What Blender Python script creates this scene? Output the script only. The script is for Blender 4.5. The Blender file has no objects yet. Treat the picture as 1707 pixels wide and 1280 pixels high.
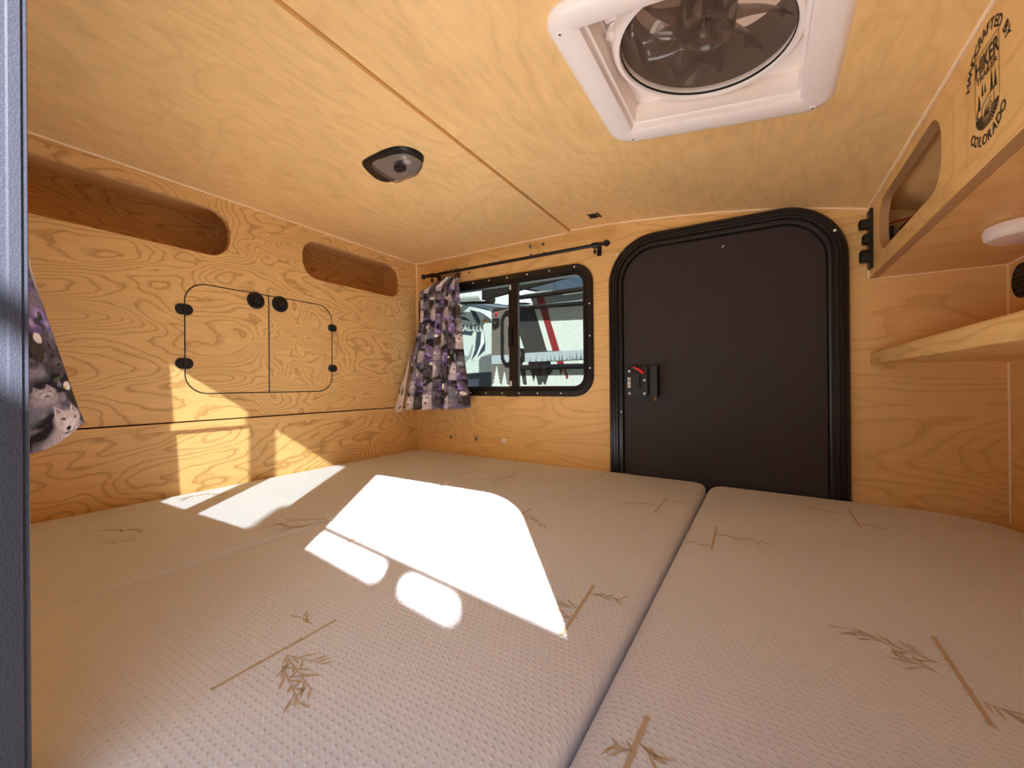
import bpy, bmesh, math, random
import numpy as np
from mathutils import Vector, Matrix
from mathutils.geometry import tessellate_polygon

random.seed(7)
rng = np.random.default_rng(11)
scene = bpy.context.scene
col = scene.collection
PI = math.pi

# ------------------------------------------------------------------ camera
FPX = 700.67
YAW, PITCH, ROLL = math.radians(30.832), math.radians(0.103), math.radians(-0.488)
_f = Vector((-math.sin(YAW) * math.cos(PITCH), math.cos(YAW) * math.cos(PITCH), math.sin(PITCH)))
_r = Vector((math.cos(YAW), math.sin(YAW), 0))
_u = _r.cross(_f)
R_ = _r * math.cos(ROLL) + _u * math.sin(ROLL)
U_ = -_r * math.sin(ROLL) + _u * math.cos(ROLL)
cam_d = bpy.data.cameras.new('camera')
cam_d.sensor_fit = 'HORIZONTAL'
cam_d.sensor_width = 36
cam_d.lens = FPX / 1707 * 36
cam_d.clip_start = 0.01
cam = bpy.data.objects.new('camera', cam_d)
col.objects.link(cam)
cam.matrix_world = Matrix(((R_.x, U_.x, -_f.x, 0), (R_.y, U_.y, -_f.y, 0), (R_.z, U_.z, -_f.z, 0), (0, 0, 0, 1)))
scene.camera = cam

# ------------------------------------------------------------------ world, sun, exposure
SUN = Vector((-0.745, 1.0, -0.72)).normalized()          # direction the sunlight travels
world = bpy.data.worlds.new('world')
scene.world = world
world.use_nodes = True
wn = world.node_tree
bg = wn.nodes['Background']
sky = wn.nodes.new('ShaderNodeTexSky')
sky.sky_type = 'NISHITA'
sky.sun_disc = False
sky.sun_elevation = math.asin(-SUN.z)
sky.sun_rotation = math.atan2(-SUN.x, -SUN.y)
sky.air_density = 1.0
sky.dust_density = 1.5
wn.links.new(sky.outputs['Color'], bg.inputs['Color'])
bg.inputs['Strength'].default_value = 0.07
sun_d = bpy.data.lights.new('sun', 'SUN')
sun_d.energy = 14.0
sun_d.angle = math.radians(0.6)
sun_d.color = (1.0, 0.99, 0.98)
sun = bpy.data.objects.new('sun', sun_d)
col.objects.link(sun)
sun.rotation_euler = SUN.to_track_quat('-Z', 'Y').to_euler()
sun.location = (3, -4, 4)
vs = scene.view_settings
vs.view_transform = 'Standard'
vs.look = 'None'
vs.gamma = 1
vs.use_curve_mapping = False
vs.exposure = 1.74
cy = scene.cycles
cy.max_bounces = 14
cy.diffuse_bounces = 9
cy.glossy_bounces = 4
cy.transparent_max_bounces = 16
cy.sample_clamp_indirect = 6
cy.caustics_reflective = False
cy.caustics_refractive = False
cy.use_denoising = True

# ------------------------------------------------------------------ pixel rays (distance always from the surface a thing touches)
def ray(x, y):
    return _f + R_ * ((x - 853.5) / FPX) + U_ * ((640 - y) / FPX)
def on_plane(x, y, axis, v):
    d = ray(x, y)
    return d * (v / d[axis])

# ------------------------------------------------------------------ materials
def nd(nt, t, **kw):
    n = nt.nodes.new(t)
    for k, v in kw.items():
        setattr(n, k, v)
    return n
def math_node(nt, op, a=None, b=None):
    n = nd(nt, 'ShaderNodeMath', operation=op)
    for i, v in enumerate((a, b)):
        if v is None:
            continue
        if hasattr(v, 'links'):
            nt.links.new(v, n.inputs[i])
        else:
            n.inputs[i].default_value = v
    return n.outputs[0]
def new_mat(name):
    m = bpy.data.materials.new(name)
    m.use_nodes = True
    return m, m.node_tree, m.node_tree.nodes['Principled BSDF']
def srgb(r, g, b):
    def c(v):
        v /= 255
        return v / 12.92 if v <= .04045 else ((v + .055) / 1.055) ** 2.4
    return (c(r), c(g), c(b), 1)
def plain(name, rgb, rough=.5, metal=0.0, noise=.06, scale=60, bump=0.0, spec=.5):
    m, nt, b = new_mat(name)
    c = srgb(*rgb)
    tc = nd(nt, 'ShaderNodeTexCoord')
    no = nd(nt, 'ShaderNodeTexNoise')
    no.inputs['Scale'].default_value = scale
    no.inputs['Detail'].default_value = 3
    nt.links.new(tc.outputs['Object'], no.inputs['Vector'])
    mx = nd(nt, 'ShaderNodeMix', data_type='RGBA')
    mx.inputs['A'].default_value = tuple(v * (1 - noise) for v in c[:3]) + (1,)
    mx.inputs['B'].default_value = tuple(min(1, v * (1 + noise)) for v in c[:3]) + (1,)
    nt.links.new(no.outputs['Fac'], mx.inputs['Factor'])
    nt.links.new(mx.outputs['Result'], b.inputs['Base Color'])
    b.inputs['Roughness'].default_value = rough
    b.inputs['Metallic'].default_value = metal
    b.inputs['Specular IOR Level'].default_value = spec
    if bump:
        bp = nd(nt, 'ShaderNodeBump')
        bp.inputs['Strength'].default_value = bump
        bp.inputs['Distance'].default_value = .002
        nt.links.new(no.outputs['Fac'], bp.inputs['Height'])
        nt.links.new(bp.outputs['Normal'], b.inputs['Normal'])
    return m
def wood(name, scale, rings=9.0, line=.55, seed=0.0, light=(234, 192, 125), dark=(224, 179, 111), ink=(158, 100, 50),
         rot=(0, 0, 0), rough=.55, fibre=(3, 3, 3), distort=.9, detail=1.6):
    """varnished rotary-cut birch: contour lines of a stretched noise field"""
    m, nt, b = new_mat(name)
    tc = nd(nt, 'ShaderNodeTexCoord')
    mp = nd(nt, 'ShaderNodeMapping')
    mp.inputs['Scale'].default_value = scale
    mp.inputs['Rotation'].default_value = rot
    mp.inputs['Location'].default_value = (seed, seed * 1.7, seed * .6)
    nt.links.new(tc.outputs['Object'], mp.inputs['Vector'])
    n1 = nd(nt, 'ShaderNodeTexNoise')
    n1.inputs['Scale'].default_value = 1
    n1.inputs['Detail'].default_value = detail
    n1.inputs['Roughness'].default_value = .42
    n1.inputs['Distortion'].default_value = distort
    nt.links.new(mp.outputs['Vector'], n1.inputs['Vector'])
    wob = nd(nt, 'ShaderNodeTexNoise')
    wob.inputs['Scale'].default_value = 9
    wob.inputs['Detail'].default_value = 2
    nt.links.new(mp.outputs['Vector'], wob.inputs['Vector'])
    h = math_node(nt, 'ADD', math_node(nt, 'MULTIPLY', n1.outputs['Fac'], rings * 2.2), math_node(nt, 'MULTIPLY', wob.outputs['Fac'], .9))
    fr = math_node(nt, 'FRACT', h)
    ramp = nd(nt, 'ShaderNodeValToRGB')
    e = ramp.color_ramp.elements
    L, Dk, I = srgb(*light), srgb(*dark), srgb(*ink)
    e[0].position = 0.0
    e[0].color = tuple(Dk[i] * (1 - line) + I[i] * line for i in range(3)) + (1,)
    e[1].position = 1.0
    e[1].color = tuple(Dk[i] * .5 + L[i] * .5 for i in range(3)) + (1,)
    a = e.new(.05); a.color = tuple(Dk[i] * (1 - line) + I[i] * line for i in range(3)) + (1,)
    a = e.new(.34); a.color = L
    a = e.new(.80); a.color = tuple(Dk[i] * .25 + L[i] * .75 for i in range(3)) + (1,)
    nt.links.new(fr, ramp.inputs['Fac'])
    # fine fibres and blotches
    mf = nd(nt, 'ShaderNodeMapping')
    mf.inputs['Scale'].default_value = fibre
    nt.links.new(tc.outputs['Object'], mf.inputs['Vector'])
    n2 = nd(nt, 'ShaderNodeTexNoise')
    n2.inputs['Scale'].default_value = 10
    n2.inputs['Detail'].default_value = 4
    nt.links.new(mf.outputs['Vector'], n2.inputs['Vector'])
    n3 = nd(nt, 'ShaderNodeTexNoise')
    n3.inputs['Scale'].default_value = 2.6
    n3.inputs['Detail'].default_value = 3
    nt.links.new(tc.outputs['Object'], n3.inputs['Vector'])
    v = math_node(nt, 'ADD', math_node(nt, 'MULTIPLY', n2.outputs['Fac'], .30), math_node(nt, 'MULTIPLY', n3.outputs['Fac'], .26))
    v = math_node(nt, 'ADD', v, .72)
    mx = nd(nt, 'ShaderNodeMix', data_type='RGBA', blend_type='MULTIPLY')
    mx.inputs['Factor'].default_value = 1
    cb = nd(nt, 'ShaderNodeCombineColor')
    for i in range(3):
        nt.links.new(v, cb.inputs[i])
    nt.links.new(ramp.outputs['Color'], mx.inputs['A'])
    nt.links.new(cb.outputs['Color'], mx.inputs['B'])
    nt.links.new(mx.outputs['Result'], b.inputs['Base Color'])
    b.inputs['Roughness'].default_value = rough
    bp = nd(nt, 'ShaderNodeBump')
    bp.inputs['Strength'].default_value = .06
    bp.inputs['Distance'].default_value = .002
    nt.links.new(n2.outputs['Fac'], bp.inputs['Height'])
    nt.links.new(bp.outputs['Normal'], b.inputs['Normal'])
    return m
def ply_edge(name, axis):
    """thin alternating veneer layers of a plywood edge"""
    m, nt, b = new_mat(name)
    tc = nd(nt, 'ShaderNodeTexCoord')
    sx = nd(nt, 'ShaderNodeSeparateXYZ')
    nt.links.new(tc.outputs['Object'], sx.inputs[0])
    fr = math_node(nt, 'FRACT', math_node(nt, 'MULTIPLY', sx.outputs[axis], 260.0))
    ramp = nd(nt, 'ShaderNodeValToRGB')
    ramp.color_ramp.elements[0].color = srgb(150, 105, 66)
    ramp.color_ramp.elements[1].color = srgb(205, 165, 116)
    ramp.color_ramp.elements[0].position = .3
    ramp.color_ramp.elements[1].position = .6
    nt.links.new(fr, ramp.inputs['Fac'])
    nt.links.new(ramp.outputs['Color'], b.inputs['Base Color'])
    b.inputs['Roughness'].default_value = .6
    return m
def glass(name, tint, gloss=.06, diffuse=None):
    m, nt, b = new_mat(name)
    out = nt.nodes['Material Output']
    tr = nd(nt, 'ShaderNodeBsdfTransparent')
    tr.inputs['Color'].default_value = tuple(tint) + (1,)
    gl = nd(nt, 'ShaderNodeBsdfGlossy')
    gl.inputs['Roughness'].default_value = .03
    lw = nd(nt, 'ShaderNodeLayerWeight')
    lw.inputs['Blend'].default_value = .25
    fac = math_node(nt, 'ADD', math_node(nt, 'MULTIPLY', lw.outputs['Fresnel'], .5), gloss * .3)
    mx = nd(nt, 'ShaderNodeMixShader')
    nt.links.new(fac, mx.inputs[0])
    nt.links.new(tr.outputs[0], mx.inputs[1])
    nt.links.new(gl.outputs[0], mx.inputs[2])
    last = mx
    if diffuse:
        b.inputs['Base Color'].default_value = srgb(*diffuse[0])
        b.inputs['Roughness'].default_value = .3
        m2 = nd(nt, 'ShaderNodeMixShader')
        m2.inputs[0].default_value = diffuse[1]
        nt.links.new(mx.outputs[0], m2.inputs[1])
        nt.links.new(b.outputs[0], m2.inputs[2])
        last = m2
    nt.links.new(last.outputs[0], out.inputs['Surface'])
    return m
def mattress_mat():
    m, nt, b = new_mat('knit mattress cover')
    tc = nd(nt, 'ShaderNodeTexCoord')
    sx = nd(nt, 'ShaderNodeSeparateXYZ')
    nt.links.new(tc.outputs['Object'], sx.inputs[0])
    p = 0.0092
    # staggered dots
    a = math_node(nt, 'MULTIPLY', math_node(nt, 'ADD', sx.outputs[0], math_node(nt, 'MULTIPLY', sx.outputs[1], .5)), 2 * PI / p)
    c = math_node(nt, 'MULTIPLY', sx.outputs[1], 2 * PI / (p * .86))
    s = math_node(nt, 'MULTIPLY', math_node(nt, 'ADD', math_node(nt, 'SINE', a), 1.0), math_node(nt, 'ADD', math_node(nt, 'SINE', c), 1.0))
    s = math_node(nt, 'POWER', math_node(nt, 'MULTIPLY', s, .25), 2.6)
    n = nd(nt, 'ShaderNodeTexNoise')
    n.inputs['Scale'].default_value = 420
    n.inputs['Detail'].default_value = 2
    nt.links.new(tc.outputs['Object'], n.inputs['Vector'])
    n2 = nd(nt, 'ShaderNodeTexNoise')
    n2.inputs['Scale'].default_value = 5
    n2.inputs['Detail'].default_value = 2
    nt.links.new(tc.outputs['Object'], n2.inputs['Vector'])
    h = math_node(nt, 'ADD', s, math_node(nt, 'MULTIPLY', n.outputs['Fac'], .35))
    h = math_node(nt, 'ADD', h, math_node(nt, 'MULTIPLY', n2.outputs['Fac'], 4.0))
    bp = nd(nt, 'ShaderNodeBump')
    bp.inputs['Strength'].default_value = .45
    bp.inputs['Distance'].default_value = .0016
    nt.links.new(h, bp.inputs['Height'])
    nt.links.new(bp.outputs['Normal'], b.inputs['Normal'])
    mx = nd(nt, 'ShaderNodeMix', data_type='RGBA')
    mx.inputs['A'].default_value = srgb(219, 221, 231)
    mx.inputs['B'].default_value = srgb(227, 229, 238)
    nt.links.new(n2.outputs['Fac'], mx.inputs['Factor'])
    nt.links.new(mx.outputs['Result'], b.inputs['Base Color'])
    b.inputs['Roughness'].default_value = .9
    b.inputs['Specular IOR Level'].default_value = .15
    return m
def cloth_mat(name):
    m, nt, b = new_mat(name)
    at = nd(nt, 'ShaderNodeAttribute', attribute_name='print')
    nt.links.new(at.outputs['Color'], b.inputs['Base Color'])
    tc = nd(nt, 'ShaderNodeTexCoord')
    n = nd(nt, 'ShaderNodeTexNoise')
    n.inputs['Scale'].default_value = 700
    nt.links.new(tc.outputs['Object'], n.inputs['Vector'])
    bp = nd(nt, 'ShaderNodeBump')
    bp.inputs['Strength'].default_value = .25
    bp.inputs['Distance'].default_value = .001
    nt.links.new(n.outputs['Fac'], bp.inputs['Height'])
    nt.links.new(bp.outputs['Normal'], b.inputs['Normal'])
    b.inputs['Roughness'].default_value = .9
    b.inputs['Specular IOR Level'].default_value = .1
    return m

M = {}
M['wood_left'] = wood('birch plywood bulkhead', (1, 2.4, 5.2), rings=13, line=.40, seed=3.1, fibre=(1, 1, 9))
M['wood_left_low'] = wood('birch plywood lower bulkhead', (1, 2.0, 4.6), rings=13, line=.40, seed=8.4, fibre=(1, 1, 9))
M['wood_door'] = wood('birch plywood door', (1, 2.7, 5.2), rings=13, line=.40, seed=14.2, fibre=(1, 1, 9))
M['wood_far'] = wood('birch plywood side wall', (1.1, 1, 3.8), rings=9, line=.11, seed=5.7, fibre=(1, 1, 12))
M['wood_right'] = wood('birch plywood end wall', (1, .9, 3.6), rings=7, line=.12, seed=2.2, fibre=(1, 1, 10))
M['wood_ceil'] = wood('birch plywood ceiling', (2.6, 1.5, 1), rings=7, line=.05, seed=1.3, fibre=(7, 1.5, 1), rot=(0, 0, .5), detail=3.0, rough=.42, light=(236, 195, 132), dark=(231, 189, 126))
M['wood_cab'] = wood('birch plywood cabinet', (1, 1.6, 3.2), rings=5, line=.07, seed=6.3, fibre=(1, 1, 8), rough=.4)
M['wood_shelf'] = wood('solid wood shelf edge', (3, .7, 9), rings=8, line=.18, seed=9.3, fibre=(2, .6, 14))
M['ply_x'] = ply_edge('plywood edge layers', 0)
M['ply_z'] = ply_edge('plywood edge layers flat', 2)
M['caulk'] = plain('light sealant', (248, 222, 184), rough=.5, noise=.03)
M['black'] = plain('black painted metal', (22, 17, 18), rough=.34, noise=.15)
M['black_frame'] = plain('satin black anodised frame', (24, 20, 22), rough=.28, noise=.12, scale=90)
M['jamb'] = plain('textured black powder coat', (44, 46, 58), rough=.42, noise=.15, scale=900, bump=.2)
M['panel'] = plain('dark fibreglass door skin', (52, 43, 44), rough=.62, noise=.10, scale=180, bump=.12, spec=.35)
M['plastic'] = plain('black plastic', (19, 16, 17), rough=.4, noise=.1)
M['rubber'] = plain('rubber seal', (10, 9, 9), rough=.7)
M['screw'] = plain('bright steel screw', (242, 242, 238), rough=.4, metal=.0)
M['brass'] = plain('brass screw', (190, 150, 80), rough=.35, metal=.8)
M['grey_metal'] = plain('grey snap metal', (140, 128, 112), rough=.35, metal=.6)
M['red'] = plain('red plastic lever', (215, 25, 45), rough=.35)
M['white_label'] = plain('white sticker', (238, 225, 216), rough=.5)
M['white_plastic'] = plain('ivory white plastic', (240, 228, 220), rough=.38, noise=.03)
M['ink'] = plain('burnt black print', (52, 34, 24), rough=.7)
M['fan_ink'] = plain('black panel print', (40, 36, 38), rough=.6)
M['mattress'] = mattress_mat()
M['mattress_side'] = M['mattress']
M['motif'] = plain('woven tan bamboo', (198, 178, 152), rough=.9, noise=.1, scale=900, spec=.1)
M['cloth'] = cloth_mat('wolf print cotton')
M['lining'] = cloth_mat('birch print cotton')
M['glass'] = glass('tinted window glass', (.36, .38, .37))
M['smoke'] = glass('smoked clear plastic', (.66, .60, .55), gloss=.25, diffuse=((130, 112, 100), .14))
M['lens_back'] = plain('grey lamp tray', (150, 136, 128), rough=.5)
M['lens'] = glass('clear acrylic lens', (.86, .84, .82), gloss=.2, diffuse=((150, 140, 134), .14))
def screen_mat():
    m, nt, b = new_mat('fine insect screen')
    tr = nd(nt, 'ShaderNodeBsdfTransparent')
    tr.inputs['Color'].default_value = (.92, .90, .88, 1)
    df = nd(nt, 'ShaderNodeBsdfDiffuse')
    df.inputs['Color'].default_value = srgb(150, 128, 112)
    mx = nd(nt, 'ShaderNodeMixShader')
    mx.inputs[0].default_value = .16
    nt.links.new(tr.outputs[0], mx.inputs[1])
    nt.links.new(df.outputs[0], mx.inputs[2])
    nt.links.new(mx.outputs[0], nt.nodes['Material Output'].inputs['Surface'])
    return m
M['screen'] = screen_mat()
def smoked_lid():
    m, nt, b = new_mat('smoked translucent lid')
    tl = nd(nt, 'ShaderNodeBsdfTranslucent')
    tl.inputs['Color'].default_value = srgb(150, 122, 104)
    tr = nd(nt, 'ShaderNodeBsdfTransparent')
    tr.inputs['Color'].default_value = (.05, .04, .034, 1)
    mx = nd(nt, 'ShaderNodeMixShader')
    mx.inputs[0].default_value = .45
    nt.links.new(tr.outputs[0], mx.inputs[1])
    nt.links.new(tl.outputs[0], mx.inputs[2])
    b.inputs['Base Color'].default_value = srgb(84, 66, 56)
    b.inputs['Roughness'].default_value = .3
    m2 = nd(nt, 'ShaderNodeMixShader')
    m2.inputs[0].default_value = .55
    nt.links.new(mx.outputs[0], m2.inputs[1])
    nt.links.new(b.outputs[0], m2.inputs[2])
    nt.links.new(m2.outputs[0], nt.nodes['Material Output'].inputs['Surface'])
    return m
M['dark_lid'] = smoked_lid()
M['shroud'] = plain('dark fan shroud', (104, 88, 78), rough=.4)
M['lamp_glass'] = plain('frosted lamp cover', (235, 222, 214), rough=.25, noise=.02)
M['orange'] = plain('orange wire', (210, 90, 30), rough=.5)
M['asphalt'] = plain('pale concrete', (186, 182, 176), rough=.9, noise=.25, scale=40, bump=.4)
M['rv_white'] = plain('white trailer skin', (214, 220, 214), rough=.45, noise=.06, scale=30)
M['rv_cream'] = plain('mint white fibreglass', (214, 226, 222), rough=.3, noise=.03, scale=8)
M['rv_taupe'] = plain('taupe trailer skin', (112, 106, 100), rough=.5)
M['rv_char'] = plain('charcoal trailer skin', (60, 60, 60), rough=.5, noise=.15, scale=12)
M['rv_red'] = plain('dark red stripe', (140, 46, 48), rough=.5)
M['rv_pale'] = plain('pale blue grey band', (176, 186, 192), rough=.5, noise=.1, scale=20)
M['rv_tree'] = plain('grey pine print', (104, 114, 122), rough=.6)
M['rv_black'] = plain('black trailer trim', (34, 34, 36), rough=.9, spec=.08)
M['rv_awning'] = plain('blue grey awning cloth', (150, 160, 168), rough=.7)
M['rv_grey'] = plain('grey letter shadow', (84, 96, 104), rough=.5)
M['rv_navy'] = plain('slate blue decal', (66, 76, 90), rough=.4)
M['rv_letter'] = plain('silver white letters', (238, 244, 242), rough=.35)
M['amber'] = plain('amber marker', (214, 110, 50), rough=.3)
M['leaf'] = plain('tree leaves', (70, 92, 48), rough=.7, noise=.5, scale=3)
M['bark'] = plain('tree bark', (82, 66, 52), rough=.9, noise=.3)

# ------------------------------------------------------------------ mesh helpers
def finish(name, bm, mat, parent=None, smooth=False, recalc=True, kind=None):
    if recalc:
        bmesh.ops.recalc_face_normals(bm, faces=bm.faces)
    me = bpy.data.meshes.new(name)
    bm.to_mesh(me)
    bm.free()
    if mat is not None:
        me.materials.append(mat)
    if smooth:
        for p in me.polygons:
            p.use_smooth = True
        try:
            me.set_sharp_from_angle(angle=math.radians(38))
        except Exception:
            pass
    o = bpy.data.objects.new(name, me)
    col.objects.link(o)
    attach(o, parent)
    if kind:
        o['kind'] = kind
    return o
def attach(o, parent):
    """parent without moving: meshes of things are written in world coordinates unless the thing is a rotated one"""
    if parent is not None:
        o.parent = parent
        if not parent.get('local'):
            p = parent
            while p is not None and p.type != 'EMPTY':
                p = p.parent
            if p is not None and parent.type == 'EMPTY':
                o.matrix_parent_inverse = Matrix.Translation(-parent.location)
def thing(name, label, cat, loc=(0, 0, 0), group=None, rot=None):
    o = bpy.data.objects.new(name, None)
    o.empty_display_size = .05
    col.objects.link(o)
    o.location = loc
    if rot:
        o.rotation_euler = rot
    o['label'] = label
    o['category'] = cat
    if group:
        o['group'] = group
    return o
def tag(o, label, cat, group=None):
    o['label'] = label
    o['category'] = cat
    if group:
        o['group'] = group
    return o
def struct(name, label=None, loc=(0, 0, 0)):
    o = bpy.data.objects.new(name, None)
    o.empty_display_size = .05
    col.objects.link(o)
    o.location = loc
    o['kind'] = 'structure'
    if label:
        o['label'] = label
    return o
def box(bm, x0, x1, y0, y1, z0, z1):
    v = [bm.verts.new(p) for p in ((x0, y0, z0), (x1, y0, z0), (x1, y1, z0), (x0, y1, z0), (x0, y0, z1), (x1, y0, z1), (x1, y1, z1), (x0, y1, z1))]
    for f in ((0, 3, 2, 1), (4, 5, 6, 7), (0, 1, 5, 4), (1, 2, 6, 5), (2, 3, 7, 6), (3, 0, 4, 7)):
        bm.faces.new([v[i] for i in f])
def rr(x0, x1, y0, y1, r, n=7):
    """rounded rectangle, counter-clockwise; r one number or (bl, br, tr, tl)"""
    if not isinstance(r, (tuple, list)):
        r = (r,) * 4
    pts = []
    for (cx, cy_, a0, rad) in ((x0, y0, PI, r[0]), (x1, y0, 1.5 * PI, r[1]), (x1, y1, 0, r[2]), (x0, y1, .5 * PI, r[3])):
        sx = 1 if cx == x0 else -1
        sy = 1 if cy_ == y0 else -1
        rad = max(rad, 1e-4)
        for k in range(n + 1):
            a = a0 + k / n * PI / 2
            pts.append((cx + sx * rad + rad * math.cos(a), cy_ + sy * rad + rad * math.sin(a)))
    return pts
def circle(cx, cy_, r, n=28):
    return [(cx + r * math.cos(2 * PI * k / n), cy_ + r * math.sin(2 * PI * k / n)) for k in range(n)]
# frames map (a, b, d) -> world; d points into the room
def frame(origin, a, b, d):
    o, a, b, d = Vector(origin), Vector(a), Vector(b), Vector(d)
    return lambda p: o + a * p[0] + b * p[1] + d * p[2]
FAR_Y, NEAR_Y, LEFT_X, CAB_X, RIGHT_X, HULL_X = 1.5, .065, -1.424, .254, .516, -1.65
W_FAR = frame((0, FAR_Y, 0), (1, 0, 0), (0, 0, 1), (0, -1, 0))
W_NEAR = frame((0, NEAR_Y, 0), (1, 0, 0), (0, 0, 1), (0, 1, 0))
W_LEFT = frame((LEFT_X, 0, 0), (0, 1, 0), (0, 0, 1), (1, 0, 0))
W_CAB = frame((CAB_X, 0, 0), (0, 1, 0), (0, 0, 1), (-1, 0, 0))
W_LOGO = frame((CAB_X, .789, .39), (0, -1, 0), (0, 0, 1), (-1, 0, 0))
W_RIGHT = frame((RIGHT_X, 0, 0), (0, 1, 0), (0, 0, 1), (-1, 0, 0))
W_DOWN = frame((0, 0, 0), (1, 0, 0), (0, 1, 0), (0, 0, 1))
def plate(bm, outer, holes, d0, d1, fr):
    loops = [outer] + list(holes)
    flat = [p for l in loops for p in l]
    tris = tessellate_polygon([[Vector((p[0], p[1], 0)) for p in l] for l in loops])
    lo = [bm.verts.new(fr((p[0], p[1], d0))) for p in flat]
    hi = [bm.verts.new(fr((p[0], p[1], d1))) for p in flat]
    for t in tris:
        for vv in (lo, hi):
            try:
                bm.faces.new([vv[i] for i in t])
            except ValueError:
                pass
    k = 0
    for l in loops:
        n = len(l)
        for i in range(n):
            a, b_ = k + i, k + (i + 1) % n
            try:
                bm.faces.new((lo[a], lo[b_], hi[b_], hi[a]))
            except ValueError:
                pass
        k += n
def sweep(bm, x0, x1, y0, y1, r, profile, fr, n=9, closed=False, cap=False):
    """profile [(inset, d)] carried round a rounded rectangle"""
    rings = []
    rs = r if isinstance(r, (tuple, list)) else (r,) * 4
    for (ins, d) in profile:
        rings.append([bm.verts.new(fr((p[0], p[1], d))) for p in rr(x0 + ins, x1 - ins, y0 + ins, y1 - ins, tuple(max(q - ins, .0015) for q in rs), n)])
    pairs = list(zip(rings[:-1], rings[1:]))
    if closed:
        pairs.append((rings[-1], rings[0]))
    for A, B in pairs:
        m = len(A)
        for i in range(m):
            bm.faces.new((A[i], A[(i + 1) % m], B[(i + 1) % m], B[i]))
    if cap:
        bm.faces.new(rings[-1])
def tube(bm, pts, r, n=8, cap=True):
    pts = [Vector(p) for p in pts]
    rings = []
    up = Vector((0, 0, 1))
    for i, p in enumerate(pts):
        t = (pts[min(i + 1, len(pts) - 1)] - pts[max(i - 1, 0)]).normalized()
        a = t.cross(up if abs(t.z) < .95 else Vector((1, 0, 0))).normalized()
        b_ = t.cross(a)
        rad = r[i] if isinstance(r, (list, tuple)) else r
        rings.append([bm.verts.new(p + (a * math.cos(2 * PI * k / n) + b_ * math.sin(2 * PI * k / n)) * rad) for k in range(n)])
    for A, B in zip(rings[:-1], rings[1:]):
        for k in range(n):
            bm.faces.new((A[k], A[(k + 1) % n], B[(k + 1) % n], B[k]))
    if cap:
        bm.faces.new(rings[0])
        bm.faces.new(rings[-1])
def lathe(bm, prof, fr, n=24, c=(0, 0)):
    """prof [(radius, d)] turned about the d axis of a frame"""
    rings = [[bm.verts.new(fr((c[0] + q * math.cos(2 * PI * k / n), c[1] + q * math.sin(2 * PI * k / n), d))) for k in range(n)] for q, d in prof]
    for A, B in zip(rings[:-1], rings[1:]):
        for k in range(n):
            bm.faces.new((A[k], A[(k + 1) % n], B[(k + 1) % n], B[k]))
    bm.faces.new(rings[0])
    bm.faces.new(rings[-1])
def dome(bm, fr, c, r, h, n=12):
    lathe(bm, [(r, 0), (r * .95, h * .5), (r * .6, h * .9), (r * .15, h)], fr, n, c)
def simple(name, fn, mat, parent=None, smooth=False):
    bm = bmesh.new()
    fn(bm)
    return finish(name, bm, mat, parent, smooth)

# ================================================================== SETTING
# ceiling profile (X, Z) of the room, flat at the back and curving down at the front
PROF = [(-.628, .591), (-.5, .5855), (-.38, .577), (-.245, .564), (-.18, .5565), (-.114, .549), (0, .532), (.07, .5195), (.107, .512), (.18, .496), (.253, .478), (.35, .448), (.45, .41), (.56, .36)]
def ceil_z(x):
    if x < -.63:
        return .5835
    return float(np.interp(x, [a for a, _ in PROF], [b for _, b in PROF]))
FLOOR_Z = -.44
floor = simple('floor', lambda bm: box(bm, HULL_X, .56, .02, 1.54, FLOOR_Z - .05, FLOOR_Z), M['wood_far'])
floor['kind'] = 'structure'
floor['label'] = 'plywood trailer floor under the mattresses'
ground = simple('ground', lambda bm: box(bm, -16, 12, -8, 18, -1.1, -1.0), M['asphalt'])
ground['kind'] = 'structure'
ground['label'] = 'pale concrete lot outside the trailer'

ceiling = struct('ceiling', 'golden birch plywood ceiling of two sheets', (-.6, .78, .58))
bm = bmesh.new()
box(bm, HULL_X, -.631, .02, 1.54, .5835, .622)
finish('ceiling_panel', bm, M['wood_ceil'], ceiling)
bm = bmesh.new()
FAN_C, FAN_T = (-.088, .772), math.atan(.132)
HX0, HX1, HY0, HY1 = -.245, .07, .614, .93
def curved_sheet(bm):
    ys = [.02, HY0, HY1, 1.54]
    top = .032
    V = {}
    for i, (x, z) in enumerate(PROF):
        for j, y in enumerate(ys):
            V[i, j, 0] = bm.verts.new((x, y, z))
            V[i, j, 1] = bm.verts.new((x, y, z + top))
    n = len(PROF)
    inh = lambda i, j: j == 1 and PROF[i][0] >= HX0 - 1e-6 and PROF[i + 1][0] <= HX1 + 1e-6
    solid = {(i, j) for i in range(n - 1) for j in range(3) if not inh(i, j)}
    for (i, j) in solid:
        for s in (0, 1):
            bm.faces.new((V[i, j, s], V[i + 1, j, s], V[i + 1, j + 1, s], V[i, j + 1, s]))
        for (di, dj, a, b_) in ((-1, 0, (i, j), (i, j + 1)), (1, 0, (i + 1, j), (i + 1, j + 1)), (0, -1, (i, j), (i + 1, j)), (0, 1, (i, j + 1), (i + 1, j + 1))):
            if (i + di, j + dj) not in solid:
                bm.faces.new((V[a[0], a[1], 0], V[b_[0], b_[1], 0], V[b_[0], b_[1], 1], V[a[0], a[1], 1]))
curved_sheet(bm)
finish('ceiling_panel', bm, M['wood_ceil'], ceiling, smooth=True)

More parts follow.
